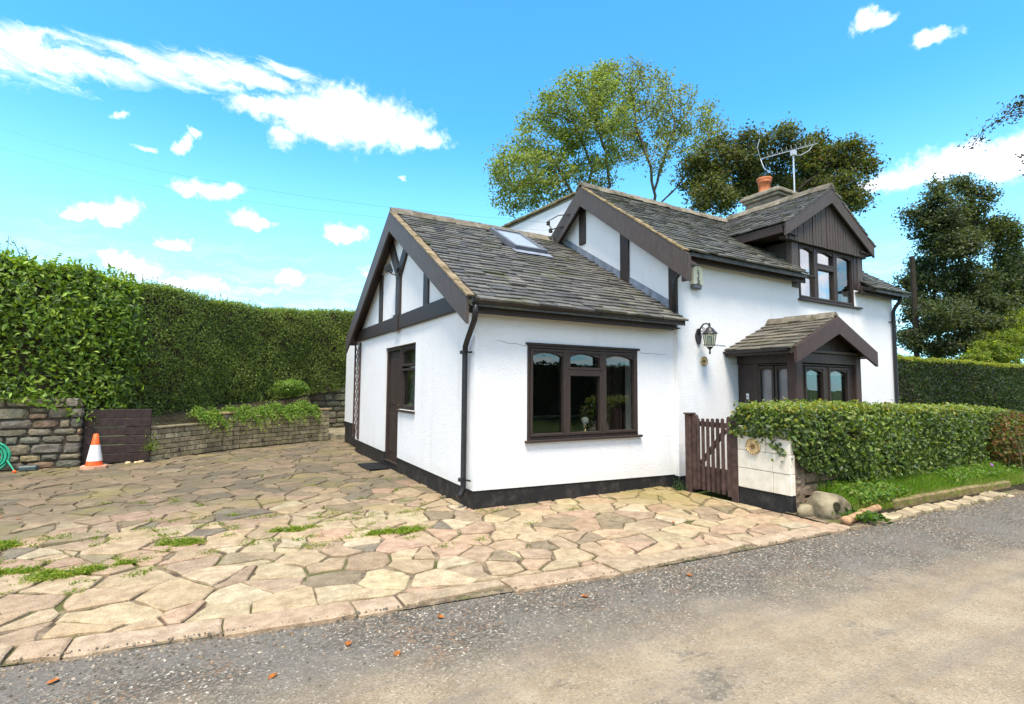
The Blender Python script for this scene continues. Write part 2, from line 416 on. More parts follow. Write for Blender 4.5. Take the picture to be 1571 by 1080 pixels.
class MB:
    def __init__(s): s.v = []; s.f = []; s.t = []
    def add(s, verts, faces, tint=(1, 1, 1)):
        b = len(s.v)
        s.v.extend([tuple(map(float, p)) for p in verts])
        for f in faces:
            s.f.append(tuple(i+b for i in f)); s.t.append(tint)
        return s
    def obox(s, o, a, b, c, tint=(1, 1, 1), bev=0.):
        o, a, b, c = map(lambda q: np.asarray(q, float), (o, a, b, c))
        if bev <= 0:
            P = [o, o+a, o+a+b, o+b, o+c, o+a+c, o+a+b+c, o+b+c]
            return s.add(P, [(0, 3, 2, 1), (4, 5, 6, 7), (0, 1, 5, 4), (1, 2, 6, 5), (2, 3, 7, 6), (3, 0, 4, 7)], tint)
        ua, ub, uc = unit(a)*bev, unit(b)*bev, unit(c)*bev
        P = []
        for k in (0, 1):
            for j in (0, 1):
                for i in (0, 1):
                    cn = o + a*i + b*j + c*k
                    da = ua*(1 if i == 0 else -1); db = ub*(1 if j == 0 else -1); dc = uc*(1 if k == 0 else -1)
                    P += [cn+db+dc, cn+da+dc, cn+da+db]     # on x-face, y-face, z-face
        def I(i, j, k, w): return (k*4+j*2+i)*3+w
        F = [(I(0,0,0,0), I(0,0,1,0), I(0,1,1,0), I(0,1,0,0)), (I(1,0,0,0), I(1,1,0,0), I(1,1,1,0), I(1,0,1,0)),
             (I(0,0,0,1), I(1,0,0,1), I(1,0,1,1), I(0,0,1,1)), (I(0,1,0,1), I(0,1,1,1), I(1,1,1,1), I(1,1,0,1)),
             (I(0,0,0,2), I(0,1,0,2), I(1,1,0,2), I(1,0,0,2)), (I(0,0,1,2), I(1,0,1,2), I(1,1,1,2), I(0,1,1,2))]
        for k in (0, 1):
            for j in (0, 1):
                F.append((I(0,j,k,1), I(1,j,k,1), I(1,j,k,2), I(0,j,k,2)))
        for k in (0, 1):
            for i in (0, 1):
                F.append((I(i,0,k,0), I(i,1,k,0), I(i,1,k,2), I(i,0,k,2)))
        for j in (0, 1):
            for i in (0, 1):
                F.append((I(i,j,0,0), I(i,j,1,0), I(i,j,1,1), I(i,j,0,1)))
        for k in (0, 1):
            for j in (0, 1):
                for i in (0, 1):
                    F.append((I(i,j,k,0), I(i,j,k,1), I(i,j,k,2)))
        return s.add(P, F, tint)
    def box(s, lo, hi, tint=(1, 1, 1), bev=0.):
        lo = np.asarray(lo, float); hi = np.asarray(hi, float); d = hi-lo
        return s.obox(lo, (d[0], 0, 0), (0, d[1], 0), (0, 0, d[2]), tint, bev)
    def beam(s, p0, p1, w, d, side, tint=(1, 1, 1), bev=.004):
        """bar from p0 to p1; side = vector across (width w), depth d along cross product; centred"""
        p0 = np.asarray(p0, float); p1 = np.asarray(p1, float); ax = p1-p0
        sd_ = unit(np.asarray(side, float) - unit(ax)*np.dot(unit(ax), side))*w
        dp = unit(np.cross(ax, sd_))*d
        return s.obox(p0-sd_/2-dp/2, ax, sd_, dp, tint, bev)
    def prism(s, pts, ext, tint=(1, 1, 1)):
        pts = [np.asarray(p, float) for p in pts]; ext = np.asarray(ext, float); n = len(pts)
        P = pts + [p+ext for p in pts]
        F = [tuple(range(n))[::-1], tuple(range(n, 2*n))] + [(i, (i+1) % n, n+(i+1) % n, n+i) for i in range(n)]
        return s.add(P, F, tint)
    def tube(s, path, r, n=8, tint=(1, 1, 1), cap=True):
        path = [np.asarray(p, float) for p in path]; m = len(path)
        rs = r if hasattr(r, '__len__') else [r]*m
        P = []; up = None
        for i, p in enumerate(path):
            t = unit(path[min(i+1, m-1)] - path[max(i-1, 0)])
            if up is None:
                up = np.array([0, 0, 1.]) if abs(t[2]) < .9 else np.array([1., 0, 0])
            up = unit(up - t*np.dot(t, up)); bi = np.cross(t, up)
            for k in range(n):
                a = 2*math.pi*k/n
                P.append(p + (up*math.cos(a)+bi*math.sin(a))*rs[i])
        F = [(i*n+k, i*n+(k+1) % n, (i+1)*n+(k+1) % n, (i+1)*n+k) for i in range(m-1) for k in range(n)]
        if cap: F += [tuple(range(n))[::-1], tuple(range((m-1)*n, m*n))]
        return s.add(P, F, tint)
    def lathe(s, prof, c, n=16, ax=(0, 0, 1), tint=(1, 1, 1), cap=True):
        ax = unit(ax); c = np.asarray(c, float)
        e1 = unit(np.cross(ax, (0, 1, 0) if abs(ax[1]) < .9 else (1, 0, 0))); e2 = np.cross(ax, e1)
        P = [c + ax*z + (e1*math.cos(2*math.pi*k/n)+e2*math.sin(2*math.pi*k/n))*r for r, z in prof for k in range(n)]
        m = len(prof)
        F = [(i*n+k, i*n+(k+1) % n, (i+1)*n+(k+1) % n, (i+1)*n+k) for i in range(m-1) for k in range(n)]
        if cap: F += [tuple(range(n))[::-1], tuple(range((m-1)*n, m*n))]
        return s.add(P, F, tint)
    def mesh(s, name, mat, smooth=False):
        me = bpy.data.meshes.new(name)
        me.from_pydata(s.v, [], s.f)
        a = me.attributes.new('tint', 'FLOAT_COLOR', 'FACE')
        tt = np.ones((len(s.f), 4), np.float32); tt[:, :3] = np.array(s.t, np.float32).reshape(-1, 3)
        a.data.foreach_set('color', tt.ravel())
        if len(s.f) < 60000:
            bm = bmesh.new(); bm.from_mesh(me); bmesh.ops.recalc_face_normals(bm, faces=bm.faces); bm.to_mesh(me); bm.free()
        if smooth: me.polygons.foreach_set('use_smooth', [True]*len(me.polygons))
        me.materials.append(MAT[mat])
        return me
    def build(s, name, mat, parent=None, smooth=False, kind=None):
        o = bpy.data.objects.new(name, s.mesh(name, mat, smooth))
        link(o, parent)
        if kind: o['kind'] = kind
        return o

def inst(name, me, M4, parent=None):
    o = bpy.data.objects.new(name, me)
    link(o, parent); o.matrix_basis = M4
    return o
def structure(name, mb, mat, smooth=False):
    return tag(mb.build(name, mat, None, smooth), kind='structure')

def np_mesh(name, verts, faces, tints, mat, parent=None, kind=None):
    """fast mesh: verts (n,3), faces (m,k) with k fixed, tints (m,3) one per face"""
    me = bpy.data.meshes.new(name)
    n, (m, k) = len(verts), faces.shape
    me.vertices.add(n); me.vertices.foreach_set('co', np.ascontiguousarray(verts, np.float32).ravel())
    me.loops.add(m*k); me.loops.foreach_set('vertex_index', np.ascontiguousarray(faces, np.int32).ravel())
    me.polygons.add(m); me.polygons.foreach_set('loop_start', np.arange(0, m*k, k, dtype=np.int32))
    a = me.attributes.new('tint', 'FLOAT_COLOR', 'FACE')
    tt = np.ones((m, 4), np.float32); tt[:, :3] = tints
    a.data.foreach_set('color', tt.ravel())
    me.update(calc_edges=True)
    me.materials.append(MAT[mat])
    o = bpy.data.objects.new(name, me); link(o, parent)
    if kind: o['kind'] = kind
    return o

def leaf_mesh(pos, nrm, size, aspect=.5, spread=.8, droop=.0, along=None):
    """one folded leaf (two quads sharing the midrib) per position, facing roughly along nrm"""
    n = len(pos)
    nn = nrm + rng.normal(0, spread, (n, 3)); nn /= np.linalg.norm(nn, axis=1)[:, None]+1e-9
    t = rng.normal(0, 1, (n, 3)) if along is None else along + rng.normal(0, .35, (n, 3))
    t[:, 2] -= droop
    t -= nn*np.sum(t*nn, 1)[:, None]; t /= np.linalg.norm(t, axis=1)[:, None]+1e-9
    b = np.cross(nn, t)
    sz = (size*rng.uniform(.65, 1.3, n))[:, None]; w = sz*aspect*.5
    base = pos - t*sz*.5
    mid = pos + nn*sz*.0
    tip = pos + t*sz*.5 - nn*sz*.10
    l = mid + b*w + nn*sz*.10; r = mid - b*w + nn*sz*.10
    Vv = np.stack([base, l, tip, r], 1).reshape(-1, 3)
    i = np.arange(n)*4
    F = np.concatenate([np.stack([i, i+2, i+1], 1), np.stack([i, i+3, i+2], 1)])
    return Vv, F
def leaf_tint(n, palette, weights, jitter=.2):
    p = np.array(palette); k = rng.choice(len(p), n, p=np.array(weights)/sum(weights))
    c = p[k]*rng.uniform(1-jitter, 1+jitter, (n, 1))*rng.uniform(.93, 1.07, (n, 3))
    return np.concatenate([c, c])

def surf_noise(p, s_=1.):
    return (np.sin(p[:, 0]*2.1*s_+1.3)*np.cos(p[:, 1]*1.7*s_)+np.sin(p[:, 2]*2.6*s_+p[:, 0]*1.2*s_)+.6*np.sin(p[:, 0]*5.3*s_+p[:, 2]*4.1*s_+.7)+.6*np.cos(p[:, 1]*4.7*s_-p[:, 2]*3.7*s_))/3.2

# ------------------------------------------------------------------ ground, lane, paving
def clip(poly, n, d):
    """keep the part of a convex 2-D polygon with n.p <= d"""
    out = []
    m = len(poly)
    for i in range(m):
        a, b = poly[i], poly[(i+1) % m]
        fa, fb = n[0]*a[0]+n[1]*a[1]-d, n[0]*b[0]+n[1]*b[1]-d
        if fa <= 0: out.append(a)
        if fa*fb < 0:
            t = fa/(fa-fb); out.append((a[0]+(b[0]-a[0])*t, a[1]+(b[1]-a[1])*t))
    return out
def area(poly):
    return .5*abs(sum(poly[i][0]*poly[(i+1) % len(poly)][1]-poly[(i+1) % len(poly)][0]*poly[i][1] for i in range(len(poly))))
def ccw(poly):
    s_ = sum(poly[i][0]*poly[(i+1) % len(poly)][1]-poly[(i+1) % len(poly)][0]*poly[i][1] for i in range(len(poly)))
    return poly if s_ > 0 else poly[::-1]
def inset(poly, g):
    poly = ccw(poly); q = list(poly); m = len(poly)
    for i in range(m):
        a, b = poly[i], poly[(i+1) % m]
        L_ = math.hypot(b[0]-a[0], b[1]-a[1])
        if L_ < 1e-6: continue
        n = ((b[1]-a[1])/L_, -(b[0]-a[0])/L_)
        q = clip(q, n, n[0]*a[0]+n[1]*a[1]-g)
        if len(q) < 3: return []
    return q
def dedupe(poly, e):
    out = []
    for p in poly:
        if not out or math.hypot(p[0]-out[-1][0], p[1]-out[-1][1]) > e: out.append(p)
    while len(out) > 2 and math.hypot(out[0][0]-out[-1][0], out[0][1]-out[-1][1]) < e: out.pop()
    return out

EDGE = [(-30, 3.4), (-12, -.05), (-8, -.95), (-5.5, -1.43), (-3.545, -1.797), (-1.561, -2.147), (.472, -2.373), (2.943, -2.547), (3.4, -2.56)]
EDGE_R = [(5.0, -2.60), (6.84, -2.70), (9.0, -2.80), (14, -2.95), (40, -2.6), (140, 2.0)]
def edge_y(x):
    P = EDGE + EDGE_R
    for a, b in zip(P, P[1:]):
        if a[0] <= x <= b[0]: return a[1]+(b[1]-a[1])*(x-a[0])/(b[0]-a[0])
    return P[-1][1]

def slab(mb, poly, ztop, th, tint, tilt=(0, 0), rough=.011, chip=.009):
    """flagstone: rough outline, worn top edge"""
    pts = []
    m = len(poly)
    for i in range(m):
        a, b = poly[i], poly[(i+1) % m]
        L_ = math.hypot(b[0]-a[0], b[1]-a[1]); k = max(1, int(L_/.09))
        for j in range(k):
            t = j/k
            e = rough if j else rough*.5
            pts.append((a[0]+(b[0]-a[0])*t+rnd.gauss(0, e), a[1]+(b[1]-a[1])*t+rnd.gauss(0, e)))
    cx = sum(p[0] for p in pts)/len(pts); cy_ = sum(p[1] for p in pts)/len(pts); n = len(pts)
    def z(p): return ztop + tilt[0]*(p[0]-cx)+tilt[1]*(p[1]-cy_)
    P = [(p[0], p[1], z(p)-th) for p in pts] + [(p[0], p[1], z(p)-.008) for p in pts]
    for p in pts:
        d = max(math.hypot(p[0]-cx, p[1]-cy_), .01); q = (p[0]-(p[0]-cx)/d*chip, p[1]-(p[1]-cy_)/d*chip)
        P.append((q[0], q[1], z(q)))
    F = [(i, (i+1) % n, n+(i+1) % n, n+i) for i in range(n)] + [(n+i, n+(i+1) % n, 2*n+(i+1) % n, 2*n+i) for i in range(n)] + [tuple(range(2*n, 3*n))]
    mb.add(P, F, tint)

def build_ground():
    structure('ground', MB().add([(-700, -700, -.14), (700, -700, -.14), (700, 700, -.14), (-700, 700, -.14)], [(0, 1, 2, 3)]), 'ground_green')
    # lane as a strip of quads following the edge of the forecourt
    xs = list(np.arange(-30, -12, 3.)) + list(np.arange(-12, 12, .5)) + list(np.arange(12, 141, 4.))
    mb = MB(); P = []
    for x in xs:
        e = edge_y(x)+.05
        P += [(x, e, -.022), (x, e-.6, -.012), (x, e-2.6, .012), (x, e-5.2, -.03)]
    F = [(i*4+j, i*4+j+1, i*4+5+j, i*4+4+j) for i in range(len(xs)-1) for j in range(3)]
    structure('road', mb.add(P, F), 'asphalt', True)
    # paving bed
    bed = [(-16, 6.6), (-16, edge_y(-16)+.02)] + [(x, edge_y(x)+.015) for x in np.arange(-15, 3.2, .5)] + [(3.2, -2.53), (3.2, 9.0), (-16, 9.0)]
    bed_o = structure('paving', MB().add([(x, y, -.014) for x, y in bed[1:]], [tuple(range(len(bed)-1))]), 'mortar')
    # seeds for the crazy paving
    seeds = []
    while len(seeds) < 1480:
        best = None
        for _ in range(7):
            p = (rnd.uniform(-10.5, 3.6), rnd.uniform(-3, 9.2))
            d = min((math.hypot((p[0]-q[0])*.85, p[1]-q[1]) for q in seeds), default=9)
            if best is None or d > best[0]: best = (d, p)
        seeds.append((best[1][0]+rnd.gauss(0, .06), best[1][1]+rnd.gauss(0, .06)))
    S = np.array(seeds)
    polys = []
    inner = [(x, edge_y(x)+.235) for x in (-12, -8, -5.5, -3.545, -1.561, .472, 2.943, 3.4)]
    def cut(poly, depth=0):
        A = area(poly)
        if depth < 2 and A > .075 and rnd.random() < (.60 if A > .16 else .30):
            cx = sum(p[0] for p in poly)/len(poly)+rnd.gauss(0, .05); cy_ = sum(p[1] for p in poly)/len(poly)+rnd.gauss(0, .05)
            # mostly across the long way
            far = max(poly, key=lambda p: math.hypot(p[0]-cx, p[1]-cy_))
            a = math.atan2(far[1]-cy_, far[0]-cx)+rnd.gauss(0, .62); n = (math.cos(a), math.sin(a)); d = n[0]*cx+n[1]*cy_
            for q in (clip(poly, n, d), clip(poly, (-n[0], -n[1]), -d)):
                if len(q) > 2: cut(q, depth+1)
        else: polys.append(poly)
    for i, s_ in enumerate(S):
        d2 = np.hypot(*(S-s_).T); nb = np.argsort(d2)[1:22]
        poly = [(s_[0]-1.6, s_[1]-1.6), (s_[0]+1.6, s_[1]-1.6), (s_[0]+1.6, s_[1]+1.6), (s_[0]-1.6, s_[1]+1.6)]
        for j in nb:
            n = S[j]-s_; m_ = (S[j]+s_)/2
            poly = clip(poly, n, float(n@m_))
            if len(poly) < 3: break
        for a, b in zip(inner, inner[1:]):
            L_ = math.hypot(b[0]-a[0], b[1]-a[1]); n = ((b[1]-a[1])/L_, -(b[0]-a[0])/L_)
            if len(poly) > 2: poly = clip(poly, n, n[0]*a[0]+n[1]*a[1])
        if len(poly) > 2: poly = clip(poly, (1, 0), 3.13)
        if len(poly) > 2 and area(poly) > .008: cut(poly)
    pal = [(.60, .462, .295), (.63, .52, .335), (.575, .415, .285), (.48, .37, .25), (.36, .30, .19), (.25, .225, .17), (.69, .585, .41)]
    st = []
    for p in polys:
        q = dedupe(inset(p, rnd.choice((rnd.uniform(.005, .012), rnd.uniform(.008, .024)))), .03)
        if len(q) < 3 or area(q) < .006: continue
        cx = sum(a[0] for a in q)/len(q); cy_ = sum(a[1] for a in q)/len(q)
        if cx > .25 and cy_ > .25: continue
        if cx > .05 and cy_ > .05 and all(a[0] > 0.02 and a[1] > .02 for a in q): continue
        if cy_ > 6.35 + max(0, (cx+3.75))*.62 and cy_ > 6.3: continue
        near = max(0, min(1, (cy_+.2)/2.0))           # greyer flags close to the gable wall
        w = [3+(.5-near)*2.5, 3.2-2.6*near, 2.2, 1.6+near, 1+1.8*near, .25+2.2*near*(1 if cx > -2.8 else .4), 1.5-1.4*near]
        t = rnd.choices(pal, [max(.05, k) for k in w])[0]; k = rnd.uniform(.85, 1.12)
        t = tuple(c*k*rnd.uniform(.97, 1.03) for c in t)
        D = math.sqrt((cx-CAMP[0])**2+(cy_-CAMP[1])**2+2)
        fx = (cx-CAMP[0])*math.cos(.52)-(cy_-CAMP[1])*math.sin(.52); fz = (cx-CAMP[0])*math.sin(.52)+(cy_-CAMP[1])*math.cos(.52)
        vis = abs(fx) < fz*1.08
        st.append((area(q)/D**3*(1 if vis else 0), q, t))
    # edging stones along the lane
    edging = []
    x = -12.
    while x < 3.0:
        L_ = rnd.choice((rnd.uniform(.16, .4), rnd.uniform(.5, 1.1)))
        x1 = min(x+L_, 3.22)
        j0 = rnd.choice((0, 0, .03, .07)); q = [(x+.006, edge_y(x)+j0+rnd.uniform(-.035, .03)), ((x+x1)/2, edge_y((x+x1)/2)+j0+rnd.uniform(-.03, .03)), (x1-.006, edge_y(x1)+j0+rnd.uniform(-.035, .04)), (x1-.008, edge_y(x1)+.222), (x+.008, edge_y(x)+.222)]
        c = rnd.choice(((.585, .445, .305), (.62, .49, .345), (.55, .445, .30)))
        D = math.hypot((x+x1)/2-CAMP[0], edge_y(x)-CAMP[1])
        if x < -4.7: edging.append((0, q, c, x))
        else: edging.append((1, q, c, x))
        x = x1
    st.sort(key=lambda a: -a[0])
    far = MB(); k = 0
    for v, q, t in st:
        mb = MB() if (k < 285 and v > 0) else far
        slab(mb, q, .004+rnd.gauss(0, .0045), .06, t, (rnd.gauss(0, .008), rnd.gauss(0, .008)))
        if mb is not far:
            mb.build('paving_stone', 'paving_stone', bed_o); k += 1
    for v, q, t, x in edging:
        mb = MB() if v else far
        slab(mb, q, .008+rnd.gauss(0, .003), .075, t, (0, 0), .008, .014)
        if v: mb.build('edging_stone', 'paving_stone', bed_o)
    far.build('outer_paving_stones', 'paving_stone', bed_o, kind='stuff')
    # loose grit swept to the side of the lane
    n = 4600
    gx = rng.uniform(-5.5, 8.5, n); off = rng.exponential(.22, n)+.0
    gy = np.array([edge_y(v) for v in gx])-off+.03
    sz = rng.uniform(.003, .0075, n)
    k8 = np.array([[-1, -1, -.6], [1, -1, -.6], [1, 1, -.6], [-1, 1, -.6], [0, 0, .8]])
    ang = rng.uniform(0, 6.28, n); ca, sa = np.cos(ang), np.sin(ang)
    vv = k8[None]*sz[:, None, None]*rng.uniform(.6, 1.4, (n, 5, 3))
    rx = vv[..., 0]*ca[:, None]-vv[..., 1]*sa[:, None]; ry = vv[..., 0]*sa[:, None]+vv[..., 1]*ca[:, None]
    zz = np.where(off < .03, .008, -.02+np.minimum(off, .6)/.6*.01)
    vv = np.stack([rx+gx[:, None], ry+gy[:, None], vv[..., 2]+zz[:, None]+sz[:, None]*.5], -1).reshape(-1, 3)
    i = np.arange(n)*5
    F = np.concatenate([np.stack([i+a, i+b, i+4], 1) for a, b in ((0, 1), (1, 2), (2, 3), (3, 0))])
    c = np.array([(.5, .46, .38), (1.25, 1.12, .92), (1.0, .74, .5), (1.9, 1.7, 1.4)])[rng.choice(4, n, p=(.56, .24, .17, .03))]
    np_mesh('gravel', vv, F, np.concatenate([c]*4), 'grit', None, 'stuff')
build_ground()

# ------------------------------------------------------------------ the cottage
COT = thing('cottage', 'white rendered cottage with dark timbers and stone tiled roofs', 'cottage', (3.3, 0, 0))
ZM = lambda y: 5.24-.73*(2.05-y)          # main front slope, upper surface
ZE = lambda y: 2.497+.606*(y+.18)         # extension front slope
TILES = []                                # (size in view, parent, verts)

def tile_rows(parent, o, ux, us, un, width, length, expo, wr, keep, tone):
    """courses of stone slates; o = eave corner, ux along the eave, us up the slope, un outward"""
    o, ux, us, un = (np.asarray(q, float) for q in (o, ux, us, un))
    row = 0; s_ = 0.
    while s_ < length-.03:
        L_ = min(expo*1.75, length-s_+.02)
        x = -rnd.uniform(0, .15)
        while x < width:
            w = rnd.uniform(*wr); x0, x1 = max(0, x), min(width, x+w); x += w
            if x1-x0 < .04: continue
            sj = s_+rnd.gauss(0, .005); th = rnd.uniform(.024, .033)
            lift = .034+rnd.gauss(0, .004); lift2 = .004
            g = .004; sk = rnd.gauss(0, .006)
            a = o+ux*(x0+g)+us*sj; b = o+ux*(x1-g)+us*(sj+sk); c = o+ux*(x1-g)+us*(s_+L_); d = o+ux*(x0+g)+us*(s_+L_)
            cen = (a+b+c+d)/4
            if not keep(cen): continue
            l1, l2 = lift+rnd.gauss(0, .002), lift+rnd.gauss(0, .002)
            P = [a+un*(l1), b+un*l2, c+un*lift2, d+un*lift2, a+un*(l1+th), b+un*(l2+th), c+un*(lift2+th), d+un*(lift2+th)]
            k = rnd.uniform(.86, 1.14)
            t = tuple(q*k for q in rnd.choices(tone, (4, 3, 2, 1.2))[0])
            dv = cen-CAMP; D = np.linalg.norm(dv)
            vis = max(0, -np.dot(dv/D, un))*(x1-x0)*expo/D**2
            TILES.append((vis, parent, P, t))
        s_ += expo*rnd.uniform(.94, 1.06); row += 1
TF = [(0, 3, 2, 1), (4, 5, 6, 7), (0, 1, 5, 4), (1, 2, 6, 5), (2, 3, 7, 6), (3, 0, 4, 7)]
TONE = [(.205, .19, .165), (.26, .24, .205), (.15, .14, .125), (.31, .28, .225)]

def ridge(parent, p0, p1, n, w=.13, h=.075, mat='mossy_stone'):
    p0, p1 = np.asarray(p0, float), np.asarray(p1, float); ax = (p1-p0)/n; sd_ = unit(np.cross(ax, (0, 0, 1)))
    for i in range(n):
        mb = MB(); a = p0+ax*(i+.01)+V(0, 0, rnd.gauss(0, .006)); b = p0+ax*(i+.99)+V(0, 0, rnd.gauss(0, .006))
        prof = [(-1, -.9), (-.62, .15), (-.25, .85), (0, 1.), (.25, .85), (.62, .15), (1, -.9), (.55, -.6), (0, .35), (-.55, -.6)]
        ww = w*rnd.uniform(.95, 1.08)
        A = [a+sd_*u*ww+V(0, 0, v*h) for u, v in prof]; B = [b+sd_*u*ww*1.03+V(0, 0, v*h+.006) for u, v in prof]
        m = len(prof); k = rnd.uniform(.5, .82)
        mb.add(A+B, [tuple(range(m)), tuple(range(m, 2*m))]+[(j, (j+1) % m, m+(j+1) % m, m+j) for j in range(m)], (k, k, k))
        mb.build('ridge_tile', mat, parent)

def walls():
    T = .25
    # extension front wall (faces the lane)
    W = MB()
    x0, x1, z0, z1 = .734, 2.599, .780, 1.981
    W.prism([(0, 0, .223), (3.35, 0, .156), (3.35, 0, z0), (0, 0, z0)], (0, T, 0))
    W.box((0, 0, z0), (x0, T, z1)); W.box((x1, 0, z0), (3.35, T, z1)); W.box((0, 0, z1), (3.35, T, 2.45))
    W.build('front_wall', 'white_render', COT)
    # extension gable wall (faces the yard)
    W = MB()
    def zb(y): return .223+.05*y/6.05
    W.prism([(0, T, zb(T)), (0, 2.97, zb(2.97)), (0, 2.97, 1.057), (0, T, 1.057)], (T, 0, 0))
    W.prism([(0, 3.80, zb(3.8)), (0, 6.05, zb(6.05)), (0, 6.05, 1.057), (0, 3.80, 1.057)], (T, 0, 0))
    W.box((0, T, 1.057), (T, 2.13, 2.135)); W.box((0, 3.80, 1.057), (T, 6.05, 2.135)); W.box((0, T, 2.135), (T, 6.05, 2.40))
    W.prism([(0, T, 2.40), (0, 6.05, 2.40), (0, 6.05, 2.43), (0, 3.03, 4.33), (0, T, ZE(T)-.1)], (T, 0, 0))
    W.build('gable_wall', 'white_render', COT)
    Pn = MB()
    Pn.prism([(.012, .012, -.1), (3.36, .012, -.1), (3.36, .012, .152), (.012, .012, .219)], (0, T-.03, 0))
    Pn.prism([(.012, T-.018, -.1), (.012, 2.99, -.1), (.012, 2.99, zb(3)-.004), (.012, T-.018, zb(T)-.004)], (T-.03, 0, 0))
    Pn.prism([(.012, 3.78, -.1), (.012, 6.06, -.1), (.012, 6.06, zb(6.05)-.004), (.012, 3.78, zb(3.8)-.004)], (T-.03, 0, 0))
    Pn.box((.02, 2.99, -.1), (T-.03, 3.78, .10))
    Pn.build('plinth', 'black_plinth', COT)
    # back and partition of the extension
    MB().box((.25, 5.8, -.1), (3.35, 6.05, 2.5)).build('rear_wall', 'white_render', COT)
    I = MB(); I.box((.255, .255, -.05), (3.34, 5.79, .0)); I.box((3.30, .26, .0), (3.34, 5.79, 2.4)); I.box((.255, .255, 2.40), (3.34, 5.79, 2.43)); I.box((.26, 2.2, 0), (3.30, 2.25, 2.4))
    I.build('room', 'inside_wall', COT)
    # main range
    xw0, xw1, zs = 6.54, 8.46, 3.112
    W = MB()
    W.box((3.35, -.08, .14), (xw0, .17, 3.46)); W.box((xw0, -.08, .14), (xw1, .17, zs)); W.box((xw1, -.08, .14), (10.0, .17, 3.46))
    W.build('front_wall', 'white_render', COT)
    MB().box((3.36, -.07, -.1), (9.99, .16, .14)).build('plinth', 'black_plinth', COT)
    W = MB()
    W.prism([(3.35, .17, 0), (3.35, 6.5, 0), (3.35, 6.5, 3.4), (3.35, 3.9, 3.8), (3.35, 2.05, 5.12), (3.35, .17, ZM(.17)-.12)], (.25, 0, 0))
    W.build('gable_wall', 'white_render', COT)
    W = MB()
    W.prism([(3.375, 2.08, 3.0), (3.375, 6.5, 3.0), (3.375, 6.5, 5.38), (3.375, 2.08, 5.22)], (.2, 0, 0))
    W.build('rear_side_wall', 'white_render', COT)
    W = MB(); W.prism([(9.75, .17, 0), (9.75, 6.5, 0), (9.75, 6.5, 5.36), (9.75, 2.05, 5.1), (9.75, .17, ZM(.17)-.12)], (.25, 0, 0)); W.box((3.6, 6.3, 0), (9.75, 6.5, 5.34))
    W.build('end_wall', 'white_render', COT)
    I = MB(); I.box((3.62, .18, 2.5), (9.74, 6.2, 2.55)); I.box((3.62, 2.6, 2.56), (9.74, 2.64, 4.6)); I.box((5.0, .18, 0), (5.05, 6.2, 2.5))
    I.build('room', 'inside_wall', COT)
    # low white rear wall seen past the trellis
    MB().box((.2, 6.06, .53), (.5, 8.15, 2.62)).build('rear_return_wall', 'white_render', COT)
    MB().box((.215, 6.07, -.1), (.485, 8.14, .53)).build('plinth', 'black_plinth', COT)
walls()
def cracks():
    for pts in ([(.72, 1.965), (.64, 1.975), (.55, 1.99), (.47, 1.985), (.36, 2.01), (.27, 2.015)], [(2.66, 1.955), (2.78, 1.95), (2.90, 1.955), (3.05, 1.945), (3.2, 1.95)]):
        MB().tube([(x, -.0005, z) for x, z in pts], [.0022]*(len(pts)-1)+[.0008], 4).build('hairline_crack', 'dark_mortar', COT)
cracks()

